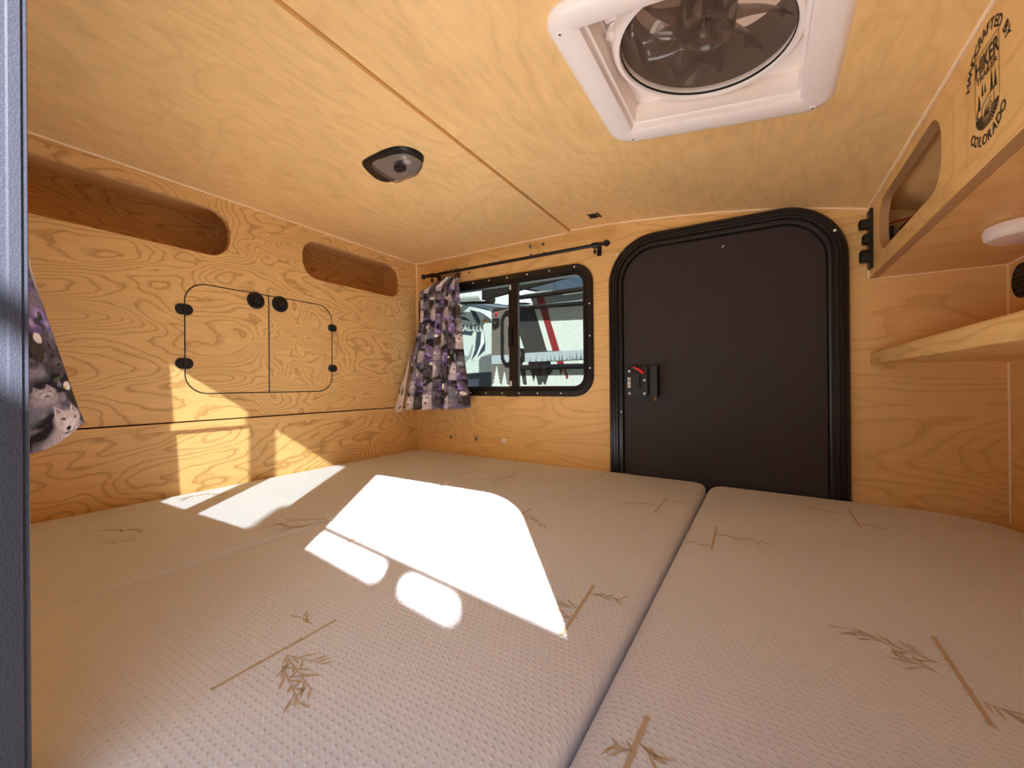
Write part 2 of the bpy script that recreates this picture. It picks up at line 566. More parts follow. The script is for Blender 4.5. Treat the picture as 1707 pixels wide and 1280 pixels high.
# ---- side walls: far wall and its mirror image on the door side
def wall_outline():
    pts = [(HULL_X - .03, -.52), (.56, -.52)]
    pts += [(x, z + .02) for x, z in reversed(PROF)]
    pts += [(HULL_X - .03, .61)]
    return pts
WIN = dict(x0=-1.405, x1=-.539, z0=-.047, z1=.458, r=.078)
DOOR_F = dict(x0=-.478, x1=.210, z0=-.50, z1=.520, r=.165)
DOOR_N = dict(x0=-.505, x1=.225, z0=-.50, z1=.485, r=.150)
def side_wall(name, label, fr, door):
    bm = bmesh.new()
    w = WIN
    holes = [rr(w['x0'] + .03, w['x1'] - .03, w['z0'] + .03, w['z1'] - .03, w['r'] - .03),
             rr(door['x0'] + .03, door['x1'] - .03, door['z0'] + .03, door['z1'] - .03, door['r'] - .03)]
    plate(bm, wall_outline(), holes, -.04, 0, fr)
    o = finish(name, bm, M['wood_far'])
    o['kind'] = 'structure'
    o['label'] = label
    return o
wall_far = side_wall('wall_far', 'golden birch side wall with sliding window and black door', W_FAR, DOOR_F)
wall_near = side_wall('wall_near', 'birch side wall around the open entry door', W_NEAR, DOOR_N)

# ---- left bulkhead with two slots and the cupboard opening
SLOT1 = (.06, .678, .398, .541)
SLOT2 = (.917, 1.394, .398, .541)
CUP = (.5535, 1.037, -.020, .308)
wall_left = struct('wall_left', 'birch plywood bulkhead with storage slots and cupboard doors', (LEFT_X, .78, FLOOR_Z))
bm = bmesh.new()
plate(bm, [(.066, -.0965), (1.499, -.0965), (1.499, .583), (.066, .583)],
      [rr(.11, SLOT1[1], SLOT1[2], SLOT1[3], .062, 9), rr(SLOT2[0], SLOT2[1], SLOT2[2], SLOT2[3], .062, 9),
       rr(CUP[0], CUP[1], CUP[2], CUP[3], .058, 9)], -.018, 0, W_LEFT)
finish('upper_panel', bm, M['wood_left'], wall_left)
bm = bmesh.new()
plate(bm, [(.066, FLOOR_Z), (1.499, FLOOR_Z), (1.499, -.112), (.066, -.112)], [], -.022, -.004, W_LEFT)
finish('lower_panel', bm, M['wood_left_low'], wall_left)
simple('ledge_strip', lambda bm: plate(bm, [(.066, -.121), (1.499, -.121), (1.499, -.1002), (.066, -.1002)], [], -.004, .010, W_LEFT), M['wood_shelf'], wall_left)
simple('cupboard_gap_shade', lambda bm: (plate(bm, rr(CUP[0], CUP[1], CUP[2], CUP[3], .058, 9), [rr(CUP[0] + .0034, CUP[1] - .0034, CUP[2] + .0033, CUP[3] - .0033, .055, 9)], -.016, -.0012, W_LEFT),  # black filler added in the door gaps to darken them like shade
                                      plate(bm, [(.7931, CUP[2] + .003), (.7973, CUP[2] + .003), (.7973, CUP[3] - .003), (.7931, CUP[3] - .003)], [], -.016, -.0012, W_LEFT)), M['rubber'], wall_left)
simple('shadow_strip', lambda bm: plate(bm, [(.067, -.112), (1.498, -.112), (1.498, -.09), (.067, -.09)], [], -.030, -.019, W_LEFT), M['rubber'], wall_left)  # black strip behind the ledge joint, standing in for the shade there
# space behind the bulkhead
hull = simple('wall_hull', lambda bm: box(bm, HULL_X - .03, HULL_X, .02, 1.54, -.5, .6), M['wood_left_low'], None)
hull['kind'] = 'structure'
hull['label'] = 'birch back wall of the storage behind the slots'
simple('cubby_floor', lambda bm: box(bm, HULL_X + .001, LEFT_X - .019, .07, 1.498, .365, .383), M['wood_far'], wall_left)
simple('cubby_divider', lambda bm: box(bm, HULL_X + .001, LEFT_X - .019, .79, .805, .384, .582), M['wood_far'], wall_left)
simple('cupboard_box', lambda bm: box(bm, LEFT_X - .16, LEFT_X - .021, CUP[0] - .03, CUP[1] + .03, CUP[2] - .03, CUP[3] + .03), M['rubber'], wall_left)

wall_right = simple('wall_right', lambda bm: box(bm, RIGHT_X, RIGHT_X + .03, .066, 1.499, -.5, .372), M['wood_right'])
wall_right['kind'] = 'structure'
wall_right['label'] = 'birch plywood end wall behind the shelf'

# ---- pale sealant beads in the joints
def bead(n, pts, r=.0034):
    o = simple('trim_%d' % n, lambda bm: tube(bm, pts, r, 6), M['caulk'])
    o['kind'] = 'structure'
    o['label'] = 'thin pale sealant bead in a plywood joint'
bead(1, [(LEFT_X, .067, .5825), (LEFT_X, 1.498, .5825)])
bead(2, [(LEFT_X, 1.4985, .5825), (-.645, 1.4985, .5825)])
bead(3, [(x, 1.4985, z - .001) for x, z in PROF if x <= .26])
bead(4, [(LEFT_X + .001, 1.4985, .58), (LEFT_X + .001, 1.4985, .06)], .0029)
bead(5, [(CAB_X - .001, .07, .477), (CAB_X - .001, 1.498, .477)])
bead(6, [(CAB_X - .001, 1.4985, .475), (CAB_X - .001, 1.4985, .285)], .0029)
bead(7, [(CAB_X + .002, 1.4985, .2835), (RIGHT_X, 1.4985, .2835)], .0029)
bead(8, [(RIGHT_X - .001, 1.4985, .283), (RIGHT_X - .001, 1.4985, .083)], .0029)
bead(9, [(RIGHT_X - .001, 1.4985, .045), (RIGHT_X - .001, 1.4985, -.345)], .0029)
bead(10, [(RIGHT_X - .001, .07, .2835), (RIGHT_X - .001, 1.498, .2835)], .0029)

# ---- windows
def make_window(name, label, fr):
    w = WIN
    x0, x1, z0, z1, r = w['x0'], w['x1'], w['z0'], w['z1'], w['r']
    t = struct(name, label, tuple(fr(((x0 + x1) / 2, z0, 0))))
    bm = bmesh.new()
    sweep(bm, x0, x1, z0, z1, r, [(0, .0002), (0, .006), (.003, .009), (.022, .010), (.0245, .0075), (.0265, .0075), (.029, .010), (.034, .010), (.036, .004), (.0405, .003), (.0405, -.03), (.032, -.04), (.030, -.0405), (.030, .0002)], fr, closed=True)
    finish('window_frame', bm, M['black_frame'], t, smooth=True)
    gx0, gx1, gz0, gz1 = x0 + .0405, x1 - .0405, z0 + .0405, z1 - .0405
    mid = -.888
    # fixed pane with its edge bar, sliding sash one track behind
    simple('pane', lambda bm: plate(bm, rr(mid, gx1 + .004, gz0 - .004, gz1 + .004, (.002, .04, .04, .002), 6), [], -.016, -.012, fr), M['glass'], t)
    simple('pane', lambda bm: plate(bm, rr(gx0 - .004, mid - .0, gz0 - .004, gz1 + .004, (.04, .002, .002, .04), 6), [], -.026, -.022, fr), M['glass'], t)
    s = simple('mullion', lambda bm: (plate(bm, rr(mid + .001, mid + .022, gz0 - .003, gz1 + .003, .002, 2), [], -.018, -.002, fr),
                                      plate(bm, rr(mid - .024, mid + .002, gz0 - .003, gz1 + .003, .002, 2), [], -.028, -.006, fr)), M['black_frame'], t)
    simple('sash_pull', lambda bm: plate(bm, rr(mid - .022, mid - .004, .155, .245, .004, 3), [], -.006, .004, fr), M['plastic'], s)
    simple('sash_clip', lambda bm: plate(bm, rr(mid - .016, mid - .010, gz1 - .022, gz1 - .001, .001, 2), [], -.006, .001, fr), M['screw'], s)
    simple('sash_clip', lambda bm: plate(bm, rr(mid - .016, mid - .010, gz0 + .001, gz0 + .022, .001, 2), [], -.006, .001, fr), M['screw'], s)
    simple('drain_clip', lambda bm: plate(bm, rr(mid - .03, mid + .028, z0 - .002, z0 + .018, .003, 3), [], .009, .012, fr), M['plastic'], t)
    simple('track_guide', lambda bm: plate(bm, rr(x1 - .036, x1 - .028, .14, .24, .002, 2), [], .0095, .0125, fr), M['plastic'], t)
    b2 = bmesh.new()
    dome(b2, frame((0, 0, 0), (1, 0, 0), (0, 0, 1), (fr((0, 0, 1)) - fr((0, 0, 0)))), (0, 0), .0036, .0022, 8)
    pos = [(x, z1 - .0125) for x in (-1.32, -1.20, -1.085, -1.000, -.91, -.815, -.715, -.61)] + [(x, z0 + .0125) for x in (-1.31, -1.20, -1.10, -1.02, -.938, -.857, -.772, -.67)] + [(x1 - .0125, z) for z in (.06, .18, .30)] + [(x0 + .0125, z) for z in (.06, .18, .30)]
    first = None
    for (x, z) in pos:
        p = fr((x, z, .0097))
        if first is None:
            first = finish('screw', b2, M['screw'], None, smooth=True)
            o = first
        else:
            o = first.copy()
            col.objects.link(o)
        o.parent = t
        o.location = p - t.location
    return t
window_1 = make_window('window_1', 'black framed sliding window in the side wall beside the door', W_FAR)
window_2 = make_window('window_2', 'black framed window beside the open entry', W_NEAR)

# ---- closed far door
d = DOOR_F
door_1 = struct('door_1', 'closed black entry door in a ribbed black frame', (-.13, FAR_Y, -.5))
bm = bmesh.new()
sweep(bm, d['x0'], d['x1'], d['z0'], d['z1'], d['r'],
      [(0, .0002), (0, .009), (.003, .013), (.010, .014), (.012, .0115), (.014, .0115), (.016, .014), (.022, .0145), (.024, .012), (.026, .012), (.0275, .0145),
       (.031, .0145), (.032, .004), (.0345, .004), (.0355, .010), (.040, .011), (.047, .010), (.0495, .006), (.0515, .0005), (.0515, -.038), (.030, -.0395), (.030, .0002)], W_FAR, n=14, closed=True)
finish('door_frame', bm, M['black_frame'], door_1, smooth=True)
simple('door_panel', lambda bm: plate(bm, rr(d['x0'] + .0505, d['x1'] - .0505, d['z0'] + .0505, d['z1'] - .0505, d['r'] - .0505, 14), [], -.035, -.001, W_FAR), M['panel'], door_1)
for (x, z) in ((-.445, .475 - .012), (.178, .428)):
    simple('frame_screw', lambda bm: dome(bm, frame(W_FAR((0, 0, .0140)), (1, 0, 0), (0, 0, 1), (0, -1, 0)), (x, z), .0042, .0025, 10), M['screw'], door_1, True)
simple('frame_screw', lambda bm: dome(bm, frame(W_FAR((0, 0, .0105)), (1, 0, 0), (0, 0, 1), (0, -1, 0)), (-.4355, -.10), .0032, .002, 8), M['screw'], door_1, True)
simple('paint_chip', lambda bm: plate(bm, [(-.112, .432), (-.104, .436), (-.101, .441), (-.107, .438)], [], -.001, -.0002, W_FAR), M['screw'], door_1)
# latch
latch = simple('latch', lambda bm: plate(bm, rr(-.418, -.342, -.046, .060, .012, 5), [], -.001, .016, W_FAR), M['plastic'], door_1)
simple('latch_block', lambda bm: plate(bm, rr(-.396, -.366, -.018, .038, .003, 3), [], .016, .027, W_FAR), M['plastic'], latch)
simple('handle_web', lambda bm: plate(bm, rr(-.342, -.326, -.045, .062, .002, 2), [], -.001, .007, W_FAR), M['rubber'], latch)
simple('pull_handle', lambda bm: plate(bm, rr(-.327, -.305, -.046, .060, .005, 4), [], -.001, .040, W_FAR), M['plastic'], latch)
def lever(bm):
    tube(bm, [W_FAR((-.355, .037, .020)), W_FAR((-.366, .047, .026)), W_FAR((-.386, .058, .032))], [.0062, .0052, .0032], 10)
simple('red_lever', lever, M['red'], latch, True)['label'] = 'small red thumb lever'
simple('latch_sticker', lambda bm: plate(bm, rr(-.410, -.400, -.014, .022, .001, 2), [], .016, .0164, W_FAR), M['white_label'], latch)
simple('sticker_print', lambda bm: (plate(bm, rr(-.4065, -.4035, .004, .017, .0005, 1), [], .0164, .0166, W_FAR), plate(bm, rr(-.4065, -.4035, -.008, -.001, .0005, 1), [], .0164, .0166, W_FAR)), M['ink'], latch)
for (x, z) in ((-.404, .044), (-.404, -.034), (-.352, .012), (-.352, -.034)):
    simple('latch_screw', lambda bm: dome(bm, frame(W_FAR((0, 0, .0158)), (1, 0, 0), (0, 0, 1), (0, -1, 0)), (x, z), .0045, .003, 8), M['screw'], latch, True)
simple('key_pin', lambda bm: tube(bm, [W_FAR((-.312, -.045, .036)), W_FAR((-.312, -.058, .036))], .0025, 6), M['brass'], latch)

# ---- frame of the open near door
d = DOOR_N
door_2 = struct('door_2', 'black metal frame of the open entry door', (-.14, NEAR_Y, -.5))
bm = bmesh.new()
sweep(bm, d['x0'], d['x1'], d['z0'], d['z1'], d['r'],
      [(0, .0002), (0, .010), (.004, .014), (.044, .0165), (.0488, .0172), (.050, .0166), (.050, .0152), (.0482, .0150), (.0482, .0140), (.050, .0136), (.050, .0078),
       (.0455, .0072), (.044, -.075), (.050, -.078), (.050, -.095), (.0, -.095), (.0, -.0402), (.030, -.0402), (.030, .0002)], W_NEAR, n=14, closed=True)
finish('door_frame', bm, M['jamb'], door_2, smooth=True)

# ---- snap fasteners and screws on the far wall
def snap(x, z, mat, r):
    o = simple('snap_fastener', lambda bm: lathe(bm, [(r, .0001), (r, .0015), (r * .72, .0032), (r * .55, .0022), (r * .40, .0022), (r * .36, .0042), (r * .1, .0046)], frame((0, FAR_Y, 0), (1, 0, 0), (0, 0, 1), (0, -1, 0)), 16, (x, z)), mat, wall_far, True)
    return o
for (px, py, mat, r) in ((752, 728, 'grey_metal', .0085), (794, 731, 'grey_metal', .0095), (840, 734, 'screw', .0095), (884, 411, 'grey_metal', .007), (905.5, 407, 'grey_metal', .007), (885, 424.5, 'grey_metal', .0055), (907, 421.5, 'grey_metal', .0055)):
    p = on_plane(px, py, 1, FAR_Y)
    snap(p.x, p.z, M[mat], r)
for (px, py, mat) in ((782.5, 454.5, 'ink'), (791.5, 667.5, 'brass')):
    p = on_plane(px, py, 1, FAR_Y)
    simple('wall_screw', lambda bm: lathe(bm, [(.0042, .0001), (.0042, .001), (.002, .0018)], W_FAR, 10, (p.x, p.z)), M[mat], wall_far)

# ================================================================== CUPBOARD DOORS in the bulkhead
def cup_door(label, y0, y1, radii, hinge_y, latch_c, hinge_sz, hinge_z):
    t = thing('cupboard_door', label, 'cupboard door', (LEFT_X, (y0 + y1) / 2, CUP[2]), 'cupboard doors in the bulkhead')
    simple('door_panel', lambda bm: plate(bm, rr(y0, y1, CUP[2] + .0034, CUP[3] - .0034, radii, 9), [], -.017, -.0005, W_LEFT), M['wood_door'], t)
    k = simple('latch', lambda bm: lathe(bm, [(.0275, -.001), (.0275, .003), (.025, .0055), (.0185, .006), (.0175, .004)], W_LEFT, 28, latch_c), M['plastic'], t, True)
    simple('push_button', lambda bm: plate(bm, rr(latch_c[0] - .0095, latch_c[0] + .0115, latch_c[1] - .012, latch_c[1] + .008, .004, 4), [], .004, .009, W_LEFT), M['rubber'], k)
    simple('button_bezel', lambda bm: plate(bm, rr(latch_c[0] - .016, latch_c[0] + .014, latch_c[1] - .016, latch_c[1] + .016, .006, 4), [rr(latch_c[0] - .011, latch_c[0] + .0125, latch_c[1] - .0135, latch_c[1] + .0105, .004, 4)], .004, .0072, W_LEFT), M['black'], k)
    w, h = hinge_sz
    for z in hinge_z:
        hg = simple('hinge', lambda bm: (sweep(bm, hinge_y - w, hinge_y - .0012, z - h, z + h, (h * .95, .002, .002, h * .95), [(0, -.001), (0, .003), (.0015, .0042)], W_LEFT, 6, cap=True),
                                         sweep(bm, hinge_y + .0012, hinge_y + w, z - h, z + h, (.002, h * .95, h * .95, .002), [(0, -.001), (0, .003), (.0015, .0042)], W_LEFT, 6, cap=True),
                                         tube(bm, [W_LEFT((hinge_y, z - h * .9, .004)), W_LEFT((hinge_y, z + h * .9, .004))], .0028, 8)), M['plastic'], t, False)
        for (sy, sz) in ((-.6, .3), (-.6, -.3), (.6, .3), (.6, -.3)):
            simple('hinge_screw', lambda bm: dome(bm, frame(W_LEFT((0, 0, .0038)), (0, 1, 0), (0, 0, 1), (1, 0, 0)), (hinge_y + sy * w, z + sz * h), .0022, .001, 6), M['black'], hg)
    return t
cup_door('flush birch cupboard door with wide pill hinges, round latch at its upper corner', CUP[0] + .0036, .7932, (.056, .002, .002, .056), CUP[0], (.7525, .283), (.0215, .0155), (.224, .069))
cup_door('flush birch cupboard door on the window side of its twin, with small pill hinges', .7972, CUP[1] - .0036, (.002, .056, .056, .002), CUP[1], (.8330, .2835), (.0185, .0135), (.224, .069))

# ================================================================== OVERHEAD CABINET, SHELF
cab = thing('overhead_cabinet', 'birch overhead cabinet with open cut-out and burnt logo along the end wall', 'cabinet', (CAB_X, .78, .283))
CHOLE = rr(.952, 1.378, .322, .448, .052, 9)
bm = bmesh.new()
plate(bm, [(.066, .2835), (1.499, .2835), (1.499, .4725), (.066, .4725)], [CHOLE], -.018, 0, W_CAB)
finish('front_panel', bm, M['wood_cab'], cab)
simple('cutout_edge', lambda bm: plate(bm, [(a, b_) for a, b_ in rr(.952, 1.378, .322, .448, .052, 9)], [rr(.9535, 1.3765, .3235, .4465, .051, 9)], -.0179, -.0004, W_CAB), M['ply_x'], cab)
simple('bottom_panel', lambda bm: box(bm, CAB_X + .0185, RIGHT_X - .001, .066, 1.499, .284, .300), M['wood_cab'], cab)
simple('bottom_edge', lambda bm: box(bm, CAB_X + .0005, CAB_X + .018, .066, 1.4985, .2828, .2836), M['ply_x'], cab)
# fuse box and wires lying inside
fb = thing('fuse_box', 'small black fuse box with cable inside the overhead cabinet', 'fuse box', (.29, 1.49, .38))
simple('box_body', lambda bm: box(bm, .277, .300, 1.468, 1.4985, .378, .412), M['plastic'], fb)
simple('terminal', lambda bm: box(bm, .300, .318, 1.478, 1.4985, .392, .402), M['grey_metal'], fb)
simple('cable', lambda bm: tube(bm, [(.318, 1.488, .397), (.332, 1.482, .412), (.345, 1.478, .426), (.365, 1.484, .424)], .010, 8), M['rubber'], fb, True)
tag(simple('orange_wire', lambda bm: tube(bm, [(.276, 1.492, .428), (.295, 1.488, .424), (.315, 1.490, .428), (.334, 1.487, .430), (.36, 1.486, .440)], .0026, 6), M['orange'], None, True), 'thin orange wire running inside the overhead cabinet', 'wire')
# switch strip
sw = thing('switch_panel', 'black strip with three switches on the cabinet end by the door', 'switch panel', (CAB_X, 1.47, .30))
simple('faceplate', lambda bm: sweep(bm, 1.443, 1.487, .303, .462, .008, [(0, .0002), (0, .005), (.002, .0068)], W_CAB, 4, cap=True), M['plastic'], sw)
for z, h, dd in ((.424, .013, .027), (.383, .0135, .020), (.338, .0165, .026)):
    simple('rocker_switch', lambda bm: sweep(bm, 1.452, 1.479, z - h, z + h, .006, [(0, .006), (0, dd - .003), (.004, dd)], W_CAB, 4, cap=True), M['plastic'], sw, True)
simple('cover_screw', lambda bm: dome(bm, frame(W_CAB((0, 0, .0066)), (0, 1, 0), (0, 0, 1), (-1, 0, 0)), (1.465, .452), .004, .0025, 8), M['plastic'], sw)

shelf = thing('wall_shelf', 'narrow birch shelf with rounded front edge below the overhead cabinet', 'shelf', (.39, .78, .047))
simple('shelf_board', lambda bm: box(bm, CAB_X + .018, RIGHT_X - .001, .068, 1.499, .049, .067), M['wood_cab'], shelf)
bm = bmesh.new()
edge = [(.0, .047), (.004, .0465), (.019, .047), (.019, .079), (.012, .081), (.003, .0805), (.0005, .077)]
va = [[bm.verts.new((CAB_X + a, y, b_)) for a, b_ in edge] for y in (.068, 1.4988)]
n = len(edge)
for i in range(n):
    bm.faces.new((va[0][i], va[0][(i + 1) % n], va[1][(i + 1) % n], va[1][i]))
bm.faces.new(va[0]); bm.faces.new(va[1])
finish('front_lip', bm, M['wood_shelf'], shelf)

# puck lamp under the cabinet
pk = thing('puck_light', 'round white puck light under the overhead cabinet', 'light', (.412, 1.12, .283))
WP = frame((.412, 1.12, .2838), (1, 0, 0), (0, 1, 0), (0, 0, -1))
simple('housing', lambda bm: lathe(bm, [(.052, 0), (.056, .003), (.058, .012), (.057, .020), (.053, .0245)], WP, 40), M['white_plastic'], pk, True)
simple('cover', lambda bm: lathe(bm, [(.053, .0243), (.051, .027), (.040, .029), (.01, .0297)], WP, 40), M['lamp_glass'], pk, True)
# round vent on the end wall
rv = thing('round_vent', 'black round vent on the end wall under the cabinet', 'vent', (RIGHT_X, 1.432, .23))
simple('rim', lambda bm: lathe(bm, [(.040, .0002), (.040, .004), (.036, .006), (.033, .003)], W_RIGHT, 32, (1.434, .231)), M['rubber'], rv, True)
for k in range(5):
    z = .231 - .024 + k * .012
    hw = math.sqrt(max(.033 ** 2 - (z - .231) ** 2, 0))
    simple('louvre', lambda bm: plate(bm, rr(1.434 - hw, 1.434 + hw, z - .0015, z + .0015, .001, 1), [], .003, .006, W_RIGHT), M['plastic'], rv)

# ================================================================== LOGO burnt into the cabinet face
def text_polys(s, size, bold=.0):
    cu = bpy.data.curves.new('t', 'FONT')
    cu.body = s
    cu.size = size
    cu.align_x = 'CENTER'
    cu.resolution_u = 3
    cu.offset = bold
    o = bpy.data.objects.new('t', cu)
    col.objects.link(o)
    bpy.context.view_layer.update()
    me = o.evaluated_get(bpy.context.evaluated_depsgraph_get()).to_mesh()
    V = [tuple(v.co[:2]) for v in me.vertices]
    Fc = [tuple(p.vertices) for p in me.polygons]
    bpy.data.objects.remove(o)
    bpy.data.curves.remove(cu)
    return V, Fc
def put_text(bm, s, size, fr, d, tr, bold=0.0):
    V, Fc = text_polys(s, size, bold)
    vv = [bm.verts.new(fr(tr(x, y) + (d,))) for x, y in V]
    for f in Fc:
        try:
            bm.faces.new([vv[i] for i in f])
        except ValueError:
            pass
def arc_text(bm, s, size, fr, d, c, r, a0, a1, flip=False, bold=0.0):
    n = len(s)
    for i, ch in enumerate(s):
        if ch == ' ':
            continue
        a = a0 + (a1 - a0) * i / (n - 1)
        ca, sa = math.cos(a), math.sin(a)
        if not flip:
            tr = lambda x, y: (c[0] + (r + y) * ca + x * sa, c[1] + (r + y) * sa - x * ca)
        else:
            tr = lambda x, y: (c[0] + (r - y) * ca - x * sa, c[1] + (r - y) * sa + x * ca)
        put_text(bm, ch, size, fr, d, tr, bold)
logo = bmesh.new()
LD = .0006
arc_text(logo, 'HANDCRAFTED BY', .0185, W_LOGO, LD, (0, .008), .052, math.radians(164), math.radians(16), bold=.0004)
arc_text(logo, 'COLORADO', .0185, W_LOGO, LD, (0, -.008), .0705, math.radians(228), math.radians(312), flip=True, bold=.0004)
put_text(logo, 'HIKER', .024, W_LOGO, LD, lambda x, y: (x * 1.0, .0205 + y * 1.25), bold=.0005)
put_text(logo, 'TRAILER', .0115, W_LOGO, LD, lambda x, y: (x * 1.35, .0095 + y * 1.05), bold=.0002)
def stroke(bm, pts, w):
    for (a, b_) in zip(pts[:-1], pts[1:]):
        a, b_ = Vector(a), Vector(b_)
        t = (b_ - a).normalized()
        nrm = Vector((-t.y, t.x)) * w / 2
        q = [a - nrm, b_ - nrm, b_ + nrm, a + nrm]
        bm.faces.new([bm.verts.new(W_LOGO((p.x, p.y, LD))) for p in q])
stroke(logo, [(-.034, -.034), (-.034, .046), (.034, .046), (.034, -.034)], .0010)
def small_pine(bm, x, y, h, w):
    for k in range(4):
        yy = y + h * k / 4.6
        ww = w * (1 - k / 4.6)
        bm.faces.new([bm.verts.new(W_LOGO((px, py, LD))) for px, py in ((x - ww / 2, yy), (x + ww / 2, yy), (x, yy + h * .38))])
for a in ((-.022, -.027, .022, .010), (-.012, -.012, .018, .007), (-.004, -.012, .014, .006), (.014, -.018, .026, .009), (.024, -.020, .023, .009), (-.028, -.035, .013, .006)):
    small_pine(logo, *a)
stroke(logo, [(-.014, -.040), (-.014, -.026), (.006, -.019), (.020, -.019), (.020, -.036)], .0012)
stroke(logo, [(.004, -.034), (.008, -.026), (.013, -.026)], .001)
ring = circle(.011, -.036, .0042, 14)
stroke(logo, ring + [ring[0]], .001)
stroke(logo, [(-.010, .001), (-.013, -.002), (-.0125, -.006), (-.009, -.008)], .0009)
for k in range(17):      # sun rays and fire at the foot of the crest
    a = math.radians(186 + k * 168 / 16)
    r1 = .033 + .0
    p0 = (.012 * math.cos(a), -.036 + .010 * math.sin(a))
    p1 = (r1 * math.cos(a), -.036 + r1 * .66 * math.sin(a))
    t = Vector((p1[0] - p0[0], p1[1] - p0[1])).normalized()
    nn = Vector((-t.y, t.x))
    q = [Vector(p0) - nn * .0004, Vector(p1) - nn * .0019, Vector(p1) + nn * .0019, Vector(p0) + nn * .0004]
    logo.faces.new([logo.verts.new(W_LOGO((p.x, p.y, LD))) for p in q])
for (x, h) in ((-.006, .013), (-.001, .017), (.004, .012)):
    logo.faces.new([logo.verts.new(W_LOGO((px, py, LD))) for px, py in ((x - .0025, -.044), (x + .0025, -.044), (x + .0008, -.044 + h))])
finish('burnt_logo', logo, M['ink'], cab, recalc=False)

# ================================================================== MATTRESSES
def mat_z(x):
    return -.302 - .0165 * (x + 1.42)
def mattress(label, x0, x1, radii, edge, grp, top_in=0.0):
    y0, y1 = .075, 1.496
    prof = [(0.004, FLOOR_Z + .001), (0, FLOOR_Z + .02)]
    zt = 0.0
    K = 8
    for k in range(K + 1):
        a = k / K * PI / 2
        prof.append((edge * (1 - math.cos(a)), -edge * (1 - math.sin(a)) + 1000))
    bm = bmesh.new()
    def fr(p):
        z = p[2] - 1000 + mat_z(p[0]) if p[2] > 500 else p[2]
        return Vector((p[0], p[1], z))
    sweep(bm, x0, x1, y0, y1, radii, prof, fr, n=8, cap=True)
    o = finish('mattress_cushion', bm, M['mattress'], None, smooth=True)
    return tag(o, label, 'mattress', grp)
GRP = 'mattress cushions side by side'
MA = mattress('white foam mattress cushion against the bulkhead with cupboard doors', LEFT_X + .003, -.8715, (.03, .02, .02, .05), .016, GRP)
MB_ = mattress('white foam mattress cushion in the middle, carrying the largest sunlit patch', -.8705, -.1565, (.03, .03, .05, .02), .016, GRP)
MC = mattress('white foam mattress cushion at the shelf end, below the dark door', -.1545, RIGHT_X - .004, (.05, .05, .16, .05), .034, GRP)
# woven bamboo motifs, lying in the cover
def on_matt(px, py):
    d = ray(px, py)
    t = .3
    x = 0
    for _ in range(6):
        t = mat_z(x) / d.z
        x = d.x * t
    return Vector((x, d.y * t))
def motif(owner, a, b_, sprays, seed, w=.0046):
    rnd = random.Random(seed)
    bm = bmesh.new()
    A, B = on_matt(*a), on_matt(*b_)
    def quad(p, q, w0, w1):
        t = (q - p).normalized()
        nn = Vector((-t.y, t.x))
        pts = [p - nn * w0, q - nn * w1, q + nn * w1, p + nn * w0]
        bm.faces.new([bm.verts.new((v.x, v.y, mat_z(v.x) + .0006)) for v in pts])
    n = 3
    for k in range(n):            # stem with knots
        p, q = A.lerp(B, k / n), A.lerp(B, (k + .97) / n)
        quad(p, q, w * .5, w * .42)
        quad(A.lerp(B, (k + .95) / n), A.lerp(B, min(1, (k + 1.02) / n)), w * .7, w * .7)
    for (s, e, sz) in sprays:
        S, T = on_matt(*s), on_matt(*e)
        L = (T - S).length
        t = (T - S).normalized()
        m = max(6, int(L / .007))
        for k in range(m):
            p = S.lerp(T, (k + rnd.random() * .6) / m)
            ang = math.radians(rnd.uniform(15, 62)) * rnd.choice((-1, 1))
            dirv = Vector((t.x * math.cos(ang) - t.y * math.sin(ang), t.x * math.sin(ang) + t.y * math.cos(ang)))
            ll = sz * rnd.uniform(.5, 1.15)
            quad(p, p + dirv * ll * .55, .0004, .0017)
            quad(p + dirv * ll * .55, p + dirv * ll, .0017, .0001)
        quad(S, T, .0008, .0005)
    o = finish('bamboo_motif', bm, M['motif'], owner, recalc=False)
    o.parent = owner
    o.matrix_parent_inverse = Matrix.Identity(4)
    return o
motif(MC, (1195, 878), (1186, 916), [((1192, 890), (1275, 906), .024), ((1186, 910), (1145, 903), .020)], 1)
motif(MC, (1414, 849), (1434, 879), [((1412, 858), (1348, 846), .024), ((1434, 874), (1478, 882), .018)], 2)
motif(MC, (1555, 1061), (1655, 1212), [((1565, 1105), (1408, 1046), .030), ((1560, 1120), (1490, 1092), .026), ((1640, 1170), (1707, 1200), .024)], 3, .0052)
motif(MC, (1080, 1194), (1040, 1290), [((1066, 1240), (1092, 1268), .022), ((1058, 1255), (1022, 1240), .020)], 4, .0056)
motif(MB_, (990, 976), (936, 1060), [((965, 1015), (868, 1000), .026), ((982, 990), (1038, 1000), .022), ((955, 1035), (920, 1005), .022)], 5, .0050)
motif(MB_, (886, 848), (830, 879), [((872, 858), (912, 880), .026), ((862, 856), (846, 846), .02)], 6)
motif(MB_, (1112, 830), (1090, 854), [((1098, 842), (1040, 838), .024), ((1112, 836), (1146, 838), .018)], 7)
motif(MB_, (560, 1034), (352, 1150), [((478, 1092), (540, 1108), .026), ((480, 1098), (520, 1150), .028), ((470, 1110), (500, 1175), .024), ((520, 1040), (498, 1028), .020)], 8, .0044)
motif(MB_, (647, 878), (546, 916), [((620, 884), (660, 886), .022), ((600, 890), (555, 880), .024)], 9, .0042)
motif(MA, (582, 861), (470, 884), [((560, 864), (590, 872), .018), ((545, 866), (480, 868), .022)], 10, .004)
motif(MB_, (1020, 782), (1000, 794), [((1014, 786), (1048, 790), .018)], 11, .004)
motif(MB_, (860, 790), (822, 804), [((845, 795), (875, 797), .018), ((838, 796), (800, 800), .018)], 12, .0036)
motif(MA, (800, 784), (760, 797), [((785, 788), (750, 790), .016)], 13, .003)
